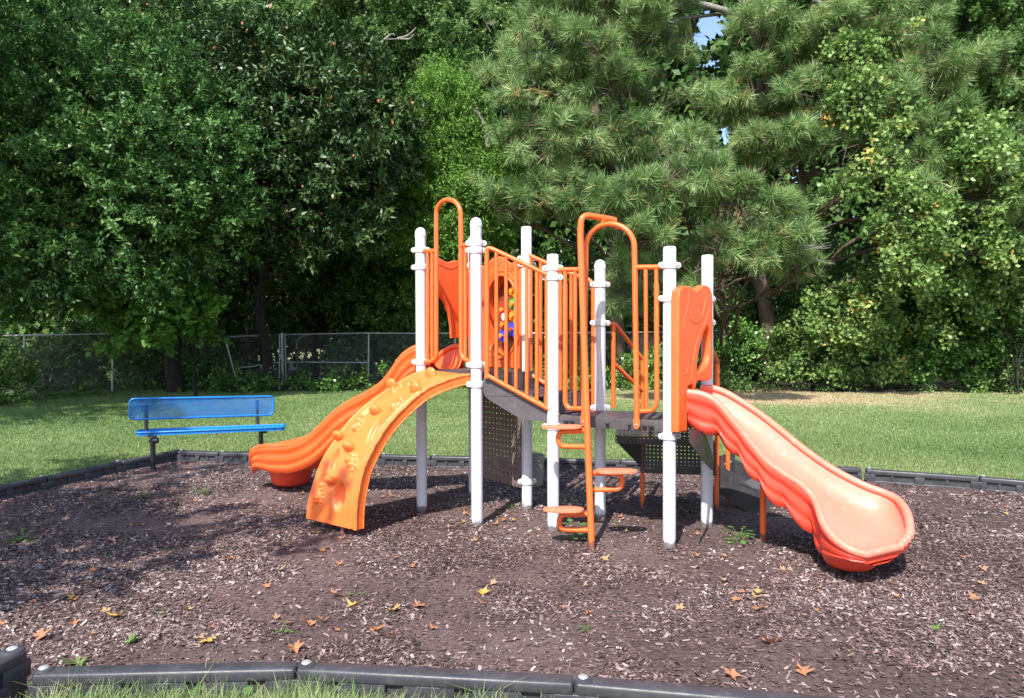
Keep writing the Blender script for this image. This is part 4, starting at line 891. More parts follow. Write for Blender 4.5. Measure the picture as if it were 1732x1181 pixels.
# ================================================================== FENCE
def fence(label, plan, posts, rails, z=1.75, mesh_x=None, name='chain_link_fence'):
    o = tag(empty(name, (plan[0][0], plan[0][1], 0)), label, 'fence')
    def pl(x):
        for (a, b) in zip(plan[:-1], plan[1:]):
            if x <= b[0] or b is plan[-1]: t = (x - a[0]) / (b[0] - a[0]); return a[1] + (b[1] - a[1]) * t
    def on(px, py):
        x = 0
        D = 21.
        for _ in range(8): x = (px - 866) / F * D; D = pl(x)
        return DP(px, py, D)
    for p in posts:
        xb, yb, xt, yt = p[:4]; r = p[4] if len(p) > 4 else .030
        b, t_ = on(xb, yb), on(xt, yt); b.z = min(b.z, 0) - .05; m = MB(); m.tube([b, t_], r, 8)
        m.lathe(t_, [(r + .006, -.02), (r + .006, .02), (r * .5, .045), (0, .05)], 8); m.build('post', M['galv'], o)
    for r_ in rails:
        m = MB(); m.tube([on(*q) for q in r_], .024, 8); m.build('rail', M['galv'], o)
    # woven wire: two families of slanting strands
    m = MB(); x0, x1 = mesh_x; H = z; step = .085
    n = int((x1 - x0 + H) / step)
    for s_ in (1, -1):
        for k in range(n):
            xa = x0 + k * step - (H if s_ > 0 else 0); xb = xa + s_ * 0 + H
            a, b = (xa, .02), (xb, H)
            if s_ < 0: a, b = (xa, H), (xb, .02)
            if a[0] < x0: t = (x0 - a[0]) / (b[0] - a[0]); a = (x0, a[1] + (b[1] - a[1]) * t)
            if b[0] > x1: t = (x1 - a[0]) / (b[0] - a[0]); b = (x1, a[1] + (b[1] - a[1]) * t)
            if b[0] <= a[0]: continue
            A_, B_ = Vector((a[0], pl(a[0]) + .004 * s_, a[1])), Vector((b[0], pl(b[0]) + .004 * s_, b[1])); m.tube([A_, B_], .0028, 3, cap=False)
    m.build('wire_mesh', M['wire'], o, 0)
fpl = [(-22, 19.0), (-12.5, 20.3), (-9.5, 21.5), (-7.5, 22.4), (-3, 22.4), (.2, 22.2)]
fence('grey chain-link fence on the left with a leaning post and a gate section', fpl,
      [(37, 672, 42, 570), (190, 672, 191, 566), (308, 664, 302, 568), (404, 655, 381, 574, .033), (472, 650, 473, 567, .022), (478.5, 652, 477, 565, .045), (484, 650, 482, 567, .022), (623, 648, 623.5, 566), (770, 650, 770, 566)],
      [[(-60, 573), (0, 568), (120, 566), (210, 564)], [(210, 564), (330, 566), (372, 569)], [(380, 570), (458, 567)], [(482, 566), (623, 563.5), (712, 564), (860, 564)], [(404, 623), (474, 613)], [(482, 612.5), (623, 613.5)]], 1.72, (-20, .2), 'chain_link_fence')
fpr = [(.4, 22.2), (6, 21.6), (12, 21.0), (22, 20)]
fence('grey chain-link fence on the right, almost buried in vines', fpr,
      [(1010, 650, 1010, 566), (1262, 655, 1262, 560), (1447, 660, 1447, 558), (1600, 664, 1600, 557)], [[(870, 564), (1100, 562), (1320, 558)], [(1320, 558), (1447, 558), (1560, 558), (1800, 558)]], 1.78, (.4, 19))
# ================================================================== TREES
BK = {'dark': barkmat('dark_bark', (.010, .008, .007), (.030, .025, .020)), 'pine': barkmat('pine_bark', (.05, .032, .024), (.16, .11, .085)), 'grey': barkmat('grey_bark', (.12, .11, .10), (.30, .28, .25))}
LF = {
 'holly_': leafmat('glossy_leaf', [(0, (0.016, 0.047, 0.014)), (.4, (0.035, 0.101, 0.024)), (.75, (0.068, 0.169, 0.041)), (.95, (0.121, 0.230, 0.061)), (1, (0.405, 0.351, 0.041))], .30, .22, .6),
 'maple': leafmat('maple_leaf', [(0, (0.057, 0.133, 0.023)), (.5, (0.106, 0.234, 0.040)), (1, (0.195, 0.343, 0.078))], .5, .4, .3),
 'magnolia_': leafmat('magnolia_leaf', [(0, (0.015, 0.039, 0.015)), (.5, (0.030, 0.072, 0.027)), (.82, (0.053, 0.112, 0.045)), (.88, (0.180, 0.083, 0.038)), (1, (0.285, 0.128, 0.060))], .22, .10, .7),
 'cedar': leafmat('cedar_spray', [(0, (0.069, 0.154, 0.030)), (.5, (0.127, 0.260, 0.046)), (1, (0.234, 0.388, 0.083))], .6, .3, .2),
 'pale_': leafmat('pale_leaf', [(0, (0.080, 0.152, 0.032)), (.5, (0.160, 0.272, 0.056)), (1, (0.288, 0.400, 0.112))], .5, .45, .3),
 'dark': leafmat('shade_leaf', [(0, (0.037, 0.084, 0.022)), (.5, (0.079, 0.156, 0.036)), (.9, (0.150, 0.240, 0.055)), (1, (0.400, 0.408, 0.089))], .5, .3, .3),
 'pine_': leafmat('pine_needle', [(0, (0.088, 0.149, 0.056)), (.5, (0.166, 0.254, 0.108)), (.86, (0.263, 0.341, 0.166)), (.9, (0.455, 0.280, 0.131)), (1, (0.630, 0.350, 0.158))], .42, .25, .35),
 'vine_': leafmat('vine_leaf', [(0, (0.068, 0.162, 0.027)), (.5, (0.149, 0.284, 0.054)), (.85, (0.270, 0.405, 0.108)), (.93, (0.567, 0.540, 0.081)), (1, (0.675, 0.351, 0.081))], .45, .4, .35),
 'ivy': leafmat('ivy_leaf', [(0, (0.051, 0.114, 0.025)), (.5, (0.101, 0.219, 0.043)), (1, (0.217, 0.367, 0.086))], .35, .2, .5),
}
LF['holly'] = leafmat('glossy_leaf', [(0, (0.023, 0.062, 0.016)), (.4, (0.065, 0.150, 0.036)), (.7, (0.124, 0.250, 0.065)), (.96, (0.195, 0.338, 0.104)), (1, (0.585, 0.450, 0.065))], .45, .25, .35)
LF['magnolia'] = leafmat('magnolia_leaf', [(0, (0.020, 0.050, 0.015)), (.45, (0.053, 0.106, 0.032)), (.84, (0.108, 0.184, 0.063)), (.90, (0.264, 0.118, 0.042)), (1, (0.429, 0.176, 0.063))], .45, .10, .35)
LF['pale'] = leafmat('pale_leaf', [(0, (0.056, 0.120, 0.030)), (.5, (0.125, 0.228, 0.066)), (1, (0.237, 0.360, 0.120))], .5, .4, .3)
LF['pine'] = leafmat('pine_needle', [(0, (0.079, 0.149, 0.043)), (.45, (0.176, 0.288, 0.098)), (.84, (0.335, 0.453, 0.188)), (.9, (0.390, 0.278, 0.120)), (1, (0.511, 0.340, 0.146))], .42, .22, .35)
LF['vine'] = leafmat('vine_leaf', [(0, (0.069, 0.151, 0.036)), (.5, (0.168, 0.277, 0.072)), (.9, (0.336, 0.454, 0.156)), (.97, (0.700, 0.580, 0.144)), (1, (0.771, 0.428, 0.120))], .45, .35, .35)
def Lb(x, y, D, r, sy=1.0, sz=1.0):
    """a crown lobe centred on the sight line x, y at distance D; r is its radius in metres"""
    p = DP(x, y, D); return (p.x, p.y, p.z, r, r * sy, r * sz)
def lobe_points(lobes, n, shell, lump=.28):
    L = np.array(lobes); w = L[:, 3] * L[:, 5]; w = w / w.sum(); k = RNG.choice(len(L), n, p=w); d = rnd(n)
    # uneven outline
    ph = np.sin(d[:, 0] * 5 + k) + np.sin(d[:, 1] * 6.3 + 2 * k) + np.sin(d[:, 2] * 5.7 + 3 * k) + .8 * np.sin(d[:, 0] * 11 + d[:, 2] * 9 + k)
    u = shell + (1 - shell) * RNG.random(n) ** .6
    R = L[k, 3:6] * (u * (1 + lump * ph / 3))[:, None]
    return L[k, :3] + d * R, d, k
def crown_leaves(lobes, n_spray, per, L, W, slen, droop=.25, shell=.5, up=.8, tmean=.45, tsd=.18, jit=.045, lump=.28, fold=.1, clump=.55):
    # boughs on the lobes, then leafy clumps round each bough end, so that light tufts stand against dark gaps
    nb = max(8, int(n_spray / 11)); B, db, kb = lobe_points(lobes, nb, max(shell, .62), lump); cr_ = clump * (.6 + .8 * RNG.random(nb)); ib = RNG.integers(0, nb, n_spray)
    dd = nrm_(rnd(n_spray) + db[ib] * .55); P = B[ib] + dd * (cr_[ib] * RNG.random(n_spray) ** .45)[:, None] * np.array([1, 1, .55]); d = nrm_(dd * .6 + db[ib])
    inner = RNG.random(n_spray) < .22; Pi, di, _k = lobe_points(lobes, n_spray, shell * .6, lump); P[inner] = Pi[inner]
    ax = nrm_(d + rnd(n_spray) * .45 + np.array([0, 0, -droop])); btone = (RNG.normal(size=nb) * .12)[ib]; btone[inner] -= .1; n = n_spray * per; i = np.repeat(np.arange(n_spray), per); t = np.tile(np.linspace(.05, 1, per), n_spray)  # inner sprays get a darker tone: crown shade put into the leaf colour
    base = P[i] + ax[i] * (t * slen)[:, None] + RNG.normal(size=(n, 3)) * jit - np.array([0, 0, 1.0]) * (t ** 2 * slen * droop * .5)[:, None]
    D = nrm_(ax[i] * .5 + rnd(n)); Nn = nrm_(rnd(n) * .75 + np.array([0, 0, up]) + d[i] * .45)
    Lz = L * (.7 + .6 * RNG.random(n)); Q = leaf_quads(base, D, Nn, Lz, W * (.75 + .5 * RNG.random(n)), fold)
    tone = tmean + btone[i] + RNG.normal(size=n_spray)[i] * tsd * .4 + RNG.normal(size=n) * tsd * .6
    return Q, tone, P
def star_tips(Q): return Q
def needles(lobes, n_tuft, per, L, W, shell=.45, tmean=.45, tsd=.17, brown=.03, lump=.45, up=.35):
    nb = n_tuft // 9; B, db, kb = lobe_points(lobes, nb, .6, lump); ib = RNG.integers(0, nb, n_tuft); dd = nrm_(rnd(n_tuft) + db[ib] * .6); P = B[ib] + dd * (.42 * (.6 + .8 * RNG.random(nb))[ib] * RNG.random(n_tuft) ** .5)[:, None] * np.array([1.25, 1, .6]); d = nrm_(dd * .7 + db[ib]); btone = (RNG.normal(size=nb) * .12)[ib]; ax = nrm_(d + rnd(n_tuft) * .6 + np.array([0, 0, up])); n = n_tuft * per; i = np.repeat(np.arange(n_tuft), per)
    t = RNG.random(n) ** 1.6; base = P[i] - ax[i] * (t * L * .75)[:, None]; e1 = nrm_(np.cross(ax, rnd(n_tuft))); e2 = np.cross(ax, e1); th = RNG.random(n) * 2 * PI; po = (.15 + 1.25 * RNG.random(n) ** .8) + .25 * t; D = nrm_(ax[i] * np.cos(po)[:, None] + (e1[i] * np.cos(th)[:, None] + e2[i] * np.sin(th)[:, None]) * np.sin(po)[:, None] + np.array([0, 0, -.06])); S = nrm_(np.cross(D, rnd(n)))
    Lz = (L * (.75 + .4 * RNG.random(n)))[:, None]; w = W * (.7 + .6 * RNG.random(n))[:, None]; sag = np.array([0, 0, -1.0]) * Lz * .08
    Q = np.stack([base - S * w * .5, base + S * w * .5, base + D * Lz * .6 + S * w * .4, base + D * Lz, base + D * Lz * .6 - S * w * .4], 1)
    tone = tmean + btone[i] + RNG.normal(size=n_tuft)[i] * tsd * .8 + RNG.normal(size=n) * .09; tone = np.minimum(tone, .84)
    br = (RNG.random(n) < brown) | ((RNG.random(n_tuft) < .05)[i] & (t > .55)); tone[br] = .90 + .1 * RNG.random(br.sum()); return Q, tone, P, ax
def wobble(a, b, n=7, amp=.12, seed=0):
    r = random.Random(seed); a, b = Vector(a), Vector(b); L = (b - a).length; out = []
    for k in range(n):
        t = k / (n - 1); p = a.lerp(b, t); e = amp * L * math.sin(t * PI) * .5; out.append(p + Vector((r.uniform(-e, e), r.uniform(-e, e), r.uniform(-e, e) * .5)))
    return [tuple(q) for q in crom(out, n * 2)]
def tree(name, label, base, top, r0, lobes, parts, bark='dark', limbs=True, P=None, group=None, cat='tree', seed=0, twigs=0):
    o = tag(empty(name, (base[0], base[1], 0)), label, cat, group); m = MB()
    if top is not None:
        tk = wobble((base[0], base[1], -.1), top, 9, .07, seed); n = len(tk)
        m.tube(tk, [r0 * (1.25 if k == 0 else 1) * (1 - .75 * k / n) for k in range(n)], 12)
        if limbs:
            r = random.Random(seed + 9)
            for lb in lobes:
                c = Vector(lb[:3]); zt_ = min(max(c.z - .25 * (Vector((c.x - base[0], c.y - base[1], 0)).length), .6), top[2] * .97); f = min(max(zt_ / top[2], .05), .98); s_ = Vector(tk[int(f * (n - 1))])
                w = wobble(s_, c, 6, .16, r.random()); q = len(w); rr_ = r0 * .33 * (1 - .5 * f); m.tube(w, [rr_ * (1 - .8 * k / q) + .008 for k in range(q)], 7)
                for j in range(5):
                    d = Vector((r.gauss(0, 1), r.gauss(0, 1), r.gauss(0, .7))).normalized(); e = c + Vector((d.x * lb[3], d.y * lb[4], d.z * lb[5])) * .85; w2 = wobble(w[int(q * .6)], e, 5, .2, r.random()); q2 = len(w2); m.tube(w2, [rr_ * .35 * (1 - .85 * k / q2) + .005 for k in range(q2)], 5)
        m.build('trunk', BK[bark], o, 60)
    for nm, Q, tone, mt in parts: quads(nm, Q, tone, mt, o)
    return o
def gap(Q, tone, ell):
    """keep a few openings where the sky shows between the crowns"""
    c = Q[:, 0]; p = proj(c); keep = np.ones(len(c), bool)
    for x, y, rx, ry in ell: keep &= ((p[:, 0] - x) / rx) ** 2 + ((p[:, 1] - y) / ry) ** 2 > 1 + .5 * RNG.normal(size=len(c)) * .5
    return Q[keep], tone[keep]
GAPS = [(1207, 42, 32, 30), (1182, 72, 20, 18), (1228, 232, 17, 21), (1345, 302, 12, 26), (1440, 12, 8, 7), (1312, 60, 7, 8), (1200, 110, 18, 14), (1338, 28, 10, 10)]
# 1 glossy-leaved tree at the left
lb = [Lb(70, 250, 17.5, 2.3), Lb(210, 210, 17.5, 2.2), Lb(60, 385, 16.5, 1.9), Lb(190, 380, 16.5, 1.9), Lb(290, 330, 17, 1.6), Lb(120, 460, 16, .8, 1, .7), Lb(20, 450, 15.8, .8), Lb(330, 250, 17.5, 1.3), Lb(250, 440, 16.8, 1.0, 1, .8), Lb(120, 110, 18, 2.2), Lb(-60, 330, 17, 2.6), Lb(-80, 120, 18, 2.6), Lb(330, 350, 16.8, .9, 1, .6), Lb(210, 490, 16.5, .8, 1, .7)]
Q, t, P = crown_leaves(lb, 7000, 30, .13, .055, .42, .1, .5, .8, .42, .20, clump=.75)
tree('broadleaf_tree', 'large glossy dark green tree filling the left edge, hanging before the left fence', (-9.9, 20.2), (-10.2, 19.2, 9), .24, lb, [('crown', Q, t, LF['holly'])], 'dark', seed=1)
# 2 low maple bough
lb = [Lb(255, 500, 17.2, .95, 1, .7), Lb(300, 535, 17.2, .75, 1, .6), Lb(225, 560, 17.0, .55, 1, .5), Lb(300, 575, 17.4, .45, 1, .5), Lb(335, 560, 17.6, .3)]
Q, t, P = crown_leaves(lb, 420, 16, .15, .13, .35, .3, .35, 1.2, .5, .15, .05)
tree('maple_sapling', 'small maple with lighter lobed leaves drooping over the left fence, left of the leaning post', (-8.6, 18.6), (-8.7, 18.0, 3.2), .05, lb, [('crown', Q, t, LF['maple'])], 'dark', seed=2)
# 3 magnolia with reddish fruits
lb = [Lb(430, 150, 20, 1.9), Lb(540, 190, 19.6, 2.1), Lb(620, 230, 19.8, 1.6), Lb(460, 290, 19.6, 1.8), Lb(570, 310, 19.2, 1.6), Lb(390, 210, 20.3, 1.6), Lb(640, 290, 19.8, 1.1), Lb(520, 390, 19.4, 1.1, 1, .8), Lb(400, 360, 20.3, 1.3), Lb(590, 390, 19.3, .8, 1, .7), Lb(360, 110, 20.6, 1.6)]
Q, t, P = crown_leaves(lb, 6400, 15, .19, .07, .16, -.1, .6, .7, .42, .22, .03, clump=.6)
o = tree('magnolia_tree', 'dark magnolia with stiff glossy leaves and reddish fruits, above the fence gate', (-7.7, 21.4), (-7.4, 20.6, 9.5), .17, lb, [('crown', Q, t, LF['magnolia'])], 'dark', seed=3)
fm = plastic('magnolia_fruit', (.30, .10, .06), (.40, .17, .10), .8, 20, .5); pick = P[P[:, 1] < 19.6]; pick = pick[RNG.choice(len(pick), 85, replace=False)]
fb = MB()
for q in pick:
    s_ = .035 + .028 * random.random(); fb.lathe(tuple(q + np.array([0, -.12, .03])), [(0, -s_), (s_ * .6, -s_ * .6), (s_ * .75, 0), (s_ * .5, s_ * .7), (0, s_)], 7)
fo = fb.build('fruit_clusters', fm, o, 60); fo['kind'] = 'stuff'
# 4 cedar in the centre
lb = [Lb(745, 200, 21.4, 1.15, 1, 1.1), Lb(790, 250, 21.2, 1.0), Lb(720, 270, 21.2, .9), Lb(760, 330, 21, 1.2), Lb(710, 350, 21.2, .8), Lb(820, 330, 21, .9), Lb(850, 290, 20.8, .8, 1, .8), Lb(770, 150, 21.6, .7), Lb(840, 350, 20.8, .7), Lb(730, 410, 21.3, .9), Lb(800, 400, 21.3, .9)]
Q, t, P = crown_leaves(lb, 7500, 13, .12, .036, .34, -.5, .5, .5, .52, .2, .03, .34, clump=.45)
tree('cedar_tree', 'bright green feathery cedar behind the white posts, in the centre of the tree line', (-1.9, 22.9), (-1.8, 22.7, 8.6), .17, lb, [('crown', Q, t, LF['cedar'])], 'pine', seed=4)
# 5 tall pale-leaved trees at the top
lb = [Lb(560, 40, 24, 2.4), Lb(470, 20, 23, 1.8), Lb(650, 60, 24.5, 2.2), Lb(740, 30, 25, 2.4), Lb(480, 80, 22.5, 1.0), Lb(600, -60, 25, 3), Lb(420, -40, 24, 2.2), Lb(680, 140, 25, 1.6)]
Q, t, P = crown_leaves(lb, 4200, 18, .13, .075, .4, .2, .5, .8, .5, .18); 
tree('sweetgum_tree', 'tall loose tree with paler leaves rising behind the magnolia at the top centre left', (-5.0, 25), (-5.2, 24.8, 14), .25, lb, [('crown', Q, t, LF['pale'])], 'dark', seed=5)
lb = [Lb(330, 20, 25, 2.6), Lb(200, 30, 25, 2.6), Lb(60, 20, 26, 3.0), Lb(300, -70, 25, 3.0), Lb(90, -60, 26, 3.2), Lb(-60, 0, 26, 3)]
Q, t, P = crown_leaves(lb, 3600, 15, .17, .09, .45, .2, .4, .8, .4, .18)
tree('oak_tree', 'tall dark oak at the top left, with specks of sky between its leaves', (-14.5, 26), (-14.2, 26, 15), .3, lb, [('crown', Q, t, LF['dark'])], 'dark', seed=6)
# dead branches
m = MB(); b0 = DP(605, 98, 21.5)
for ps_ in ([(605, 98), (622, 80), (650, 68), (672, 66)], [(672, 66), (690, 60), (704, 47)], [(672, 66), (692, 66), (700, 58)], [(650, 68), (662, 58), (668, 60)]): 
    pts = crom([DP(x, y, 21.5) for x, y in ps_], 10); m.tube([tuple(p) for p in pts], list(np.linspace(.05, .015, 10)), 6)
ob = tag(m.build('dead_branch', BK['grey'], None, 60), 'bare grey dead branch reaching out of the trees, high above the left slide', 'dead branch'); recenter(ob, b0)
m = MB()
for ps_ in ([(826, 250), (822, 228), (817, 205), (805, 180)], [(822, 228), (838, 240), (842, 215)], [(819, 212), (812, 196), (796, 184), (786, 188)]):
    m.tube([tuple(p) for p in crom([DP(x, y, 20.4) for x, y in ps_], 10)], list(np.linspace(.075, .02, 10)), 6)
ob = tag(m.build('broken_limb', BK['grey'], None, 60), 'broken pale reddish limb standing in the cedar beside the pine', 'dead branch'); recenter(ob, DP(826, 250, 20.4))
# 6-9 pines
def pine(label, lobes, ntuft, base, top, r0, seed, L=.33, per=60, W=.014, gaps=True, tm=.45):
    lobes = [(a, b, c, r, s1, s2 * 1.2) for a, b, c, r, s1, s2 in lobes]
    Q, t, P, ax = needles(lobes, ntuft, per, L, W, tmean=tm)
    if gaps: Q, t = gap(Q, t, GAPS)
    # twigs carrying the tufts
    o = tree('pine_tree', label, base, top, r0, lobes, [('crown', Q, t, LF['pine'])], 'pine', seed=seed)
    tw = MB(); sel = RNG.choice(len(P), min(420, len(P)), replace=False)
    for i in sel: a = P[i] - ax[i] * .75 + RNG.normal(size=3) * .08; tw.tube([tuple(a), tuple(P[i] - ax[i] * .3 + RNG.normal(size=3) * .03), tuple(P[i])], [.014, .010, .006], 4, cap=False)
    tw.build('twigs', BK['pine'], o, 60); return o
lb = [Lb(900, 60, 18.5, 1.3, 1, .6), Lb(1010, 80, 18.2, 1.4, 1, .6), Lb(1100, 60, 18.5, 1.4, 1, .6), Lb(930, 150, 18.0, 1.3, 1, .5), Lb(1050, 150, 17.8, 1.2, 1, .5), Lb(1130, 150, 18.2, 1.0, 1, .5), Lb(900, 240, 18.2, 1.0, 1, .5), Lb(990, 230, 18.0, 1.1, 1, .5), Lb(900, 330, 18.2, 1.0, 1, .45), Lb(970, 320, 18.2, .8, 1, .5), Lb(1080, 230, 18.4, .9, 1, .5), Lb(950, 0, 18.6, 1.5, 1, .6), Lb(1080, -20, 18.6, 1.6, 1, .6), Lb(840, 140, 18.6, .8, 1, .5), Lb(1110, 290, 19, .7, 1, .5), Lb(850, 350, 18.8, .6, 1, .5)]
pine('tall soft-needled pine in the centre right, hanging over the arch of the ladder', lb, 1500, (3.4, 21.6), (3.0, 21.2, 16), .24, 11)
lb = [Lb(1080, 330, 14.8, .75, 1, .42), Lb(1160, 310, 14.8, .8, 1, .42), Lb(1240, 340, 15, .8, 1, .42), Lb(1320, 400, 15.2, .6, 1, .42), Lb(1100, 400, 15, .7, 1, .38), Lb(1200, 420, 15, .7, 1, .38), Lb(1290, 420, 15.2, .5, 1, .38), Lb(1180, 260, 15.2, .6, 1, .45), Lb(1050, 350, 15, .5, 1, .42), Lb(1310, 350, 15.2, .5, 1, .4), Lb(1200, 480, 15.4, .35, 1, .4), Lb(1100, 455, 15.5, .35, 1, .4), Lb(1050, 500, 16.5, .4, 1, .7), Lb(1060, 430, 16, .4, 1, .6), Lb(1350, 450, 15.6, .35, 1, .4)]
pine('nearer pine bough with bright green needles reaching down right behind the two right posts', lb, 800, (6.5, 20.8), (6.3, 20.2, 6.6), .16, 12, L=.30, per=68, W=.012)
lb = [Lb(1290, 60, 18.8, 1.2, 1, .6), Lb(1380, 60, 18.5, 1.2, 1, .6), Lb(1470, 60, 18.3, 1.3, 1, .6), Lb(1280, 150, 18.6, 1.1, 1, .5), Lb(1370, 170, 18, 1.2, 1, .5), Lb(1460, 190, 17.6, 1.1, 1, .5), Lb(1560, 120, 18, 1.2, 1, .55), Lb(1560, 200, 17.8, .9, 1, .5), Lb(1310, 230, 18, 1.0, 1, .45), Lb(1400, 250, 17.6, 1.0, 1, .5), Lb(1470, 290, 17.6, .8, 1, .45), Lb(1560, 270, 17.5, .8, 1, .45), Lb(1640, 300, 17, .9, 1, .45), Lb(1260, 210, 18.8, .7, 1, .5), Lb(1350, -10, 18.8, 1.5, 1, .6), Lb(1500, -10, 18.8, 1.5, 1, .6), Lb(1420, 330, 17.8, .7, 1, .45), Lb(1600, 350, 17.4, .6, 1, .4), Lb(1690, 330, 17, .7, 1, .45), Lb(1700, 400, 17.2, .5, 1, .5), Lb(1570, 410, 17.5, .45, 1, .6), Lb(1640, 120, 19, 1.0, 1, .5)]
pine('tall pine on the right whose trunk is overgrown by climbing vines', lb, 1900, (7.9, 21.4), (7.4, 21.2, 16), .27, 13)
# big limbs crossing the sky gap
m = MB()
for ps_, D0, r0 in (([(1130, 15), (1180, 8), (1225, 18), (1262, 30), (1300, 30)], 20, .16), ([(1120, 38), (1165, 30), (1240, 22), (1270, 24)], 20.2, .09), ([(1376, 0), (1400, 12), (1440, 30)], 19, .09)):
    m.tube([tuple(p) for p in crom([DP(x, y, D0) for x, y in ps_], 14)], list(np.linspace(r0 * .7, r0 * .45, 14)), 9)
ob = tag(m.build('tree_limb', BK['grey'], None, 60), 'thick bare grey limbs crossing the patch of sky at the top, right of the centre', 'tree limb'); recenter(ob, DP(1225, 20, 20))
m = MB(); r = random.Random(3)
for k in range(16):
    a = DP(1345 + r.uniform(-10, 12), 425 + r.uniform(-12, 10), 15.2); e = DP(1345 + r.uniform(10, 70), 425 + r.uniform(-55, 30), 15.2 + r.uniform(-.3, .3)); w = wobble(a, e, 6, .35, k); m.tube(w, list(np.linspace(.013, .004, len(w))), 5, cap=False)
ob = tag(m.build('dead_twigs', BK['grey'], None, 60), 'tangle of bare grey twigs at the tip of the near pine bough', 'dead branch'); recenter(ob, DP(1350, 425, 15.2))
# leafy trees at the right edge and the vines
lb = [Lb(1680, 60, 20, 2.0), Lb(1600, 20, 21, 1.8), Lb(1740, 160, 19, 1.8), Lb(1690, 220, 18.6, 1.1), Lb(1760, 280, 18.4, 1.6), Lb(1780, 60, 20, 2.2), Lb(1730, 380, 18.6, 1.3), Lb(1640, 180, 20, 1.0), Lb(1700, -60, 21, 2.6), Lb(1790, 430, 18.4, 1.6)]
Q, t, P = crown_leaves(lb, 4300, 22, .12, .085, .4, .3, .5, .9, .5, .18)
tree('elm_tree', 'bright green leafy tree at the top right corner', (14.0, 20.8), (13.6, 20.6, 12), .22, lb, [('crown', Q, t, LF['pale'])], 'dark', seed=15)
def vine(label, lobes, ns, per, mat='vine', L=.11, W=.10, tm=.5, D=None, name='climbing_vine', cat='vine', stem=None, group=None, shell=.4):
    Q, t, P = crown_leaves(lobes, ns, per, L, W, .35, .7, shell, .45, min(tm, .55), .20, .07, .3, .06, clump=.3)
    c = np.array(lobes)[0]; o = tag(empty(name, (c[0], c[1], 0)), label, cat, group); quads('foliage', Q, t, LF[mat], o)
    m = MB(); r = random.Random(int(c[0] * 10))
    for lb_ in lobes:
        for k in range(4):
            p = Vector(lb_[:3]); a = p + Vector((r.uniform(-1, 1) * lb_[3], r.uniform(-.5, .5) * lb_[4], lb_[5] * .9)); e = Vector((a.x + r.uniform(-.4, .4), a.y, max(a.z - lb_[5] * 2.1, 0))); w = wobble(a, e, 6, .15, r.random()); m.tube(w, .009, 4, cap=False)
    m.build('stem', BK['dark'], o, 60); return o
vine('pale green vine hanging from the pine above the right slide, high at the centre right', [Lb(1440, 120, 17.2, .7, .6, 1.5), Lb(1470, 150, 17.0, .5, .6, 1.2), Lb(1510, 160, 16.9, .35, .6, 1.3), Lb(1500, 60, 17.4, .6, .6, 1.3)], 260, 18)
vine('yellowing vine curtain drooping in front of the dark hollow on the right', [Lb(1540, 400, 16.6, .55, .6, 1.6), Lb(1560, 360, 16.6, .45, .6, 1), Lb(1520, 340, 16.8, .4, .6, .8), Lb(1545, 455, 16.6, .35, .6, .9)], 240, 18, tm=.62)
vine('leafy vine strand climbing the pine left of its dark hollow', [Lb(1500, 235, 16.6, .3, .6, 1.6), Lb(1515, 275, 16.5, .3, .6, 1.0), Lb(1330, 300, 17.0, .25, .6, 1.2), Lb(1440, 290, 16.8, .4, .6, .6)], 120, 16, tm=.6)
vine('dense pale vine draped over the branches near the right edge', [Lb(1650, 235, 16.8, .8, .7, .7), Lb(1700, 250, 16.6, .8, .7, .9), Lb(1720, 330, 16.6, .6, .7, .9), Lb(1640, 380, 16.8, .35, .6, 1.1), Lb(1650, 350, 16.8, .4, .6, .8), Lb(1725, 400, 16.6, .5, .7, .8)], 420, 18, tm=.6)
vine('vine thicket climbing between the fence and the pine, right of the slide hood', [Lb(1440, 500, 18.6, .9, .6, 1.0), Lb(1390, 520, 18.8, .7, .6, .9), Lb(1480, 490, 18.4, .5, .6, .9), Lb(1420, 580, 19.2, .7, .6, .7), Lb(1460, 540, 18.9, .7, .6, .8)], 480, 18, tm=.5)
vine('long yellow-green vine strands hanging in front of the ivy wall, lower right', [Lb(1600, 470, 18.2, .4, .5, 1.3), Lb(1640, 500, 18.2, .35, .5, 1.2), Lb(1570, 545, 18.6, .4, .5, .8), Lb(1500, 600, 19.2, .4, .4, .7), Lb(1690, 470, 18.2, .4, .5, 1.2)], 340, 16, tm=.62)
def shrub(label, lobes, ns, per, mat, L, W, tm=.45, base=None, group='shrubs along the fence', name='shrub'):
    Q, t, P = crown_leaves(lobes, ns, per, L, W, .3, .1, .4, .8, tm, .2, .06, clump=.4)
    c = np.mean(np.array(lobes)[:, :2], 0); o = tag(empty(name, (c[0], c[1], 0)), label, 'shrub', group); quads('foliage', Q, t, LF[mat], o); m = MB(); r = random.Random(int(c[0] * 7))
    for lb_ in lobes:
        for k in range(4):
            w = wobble((c[0] + r.uniform(-.3, .3), c[1] + r.uniform(-.2, .2), 0), (lb_[0] + r.uniform(-.5, .5) * lb_[3], lb_[1] + r.uniform(-.3, .3) * lb_[4], lb_[2] + r.uniform(-.2, .7) * lb_[5]), 5, .2, r.random()); m.tube(w, list(np.linspace(.022, .006, len(w))), 5, cap=False)
    m.build('stem', BK['dark'], o, 60)
shrub('dark leafy shrub close behind the right posts, in front of the fence', [Lb(1250, 610, 20.6, .9, .7, .8), Lb(1200, 590, 21, .8, .7, .9), Lb(1290, 590, 20.8, .7, .7, .9), Lb(1230, 540, 21.4, .9, .7, .9)], 620, 20, 'ivy', .10, .065, .5)
shrub('bright green shrub at the foot of the fence above the middle of the right slide', [Lb(1350, 620, 20.0, .55, .7, .8), Lb(1390, 640, 19.8, .45, .7, .6), Lb(1330, 590, 20.4, .5, .7, .8), Lb(1410, 620, 20.0, .4, .7, .7)], 330, 20, 'vine', .09, .07, .38)
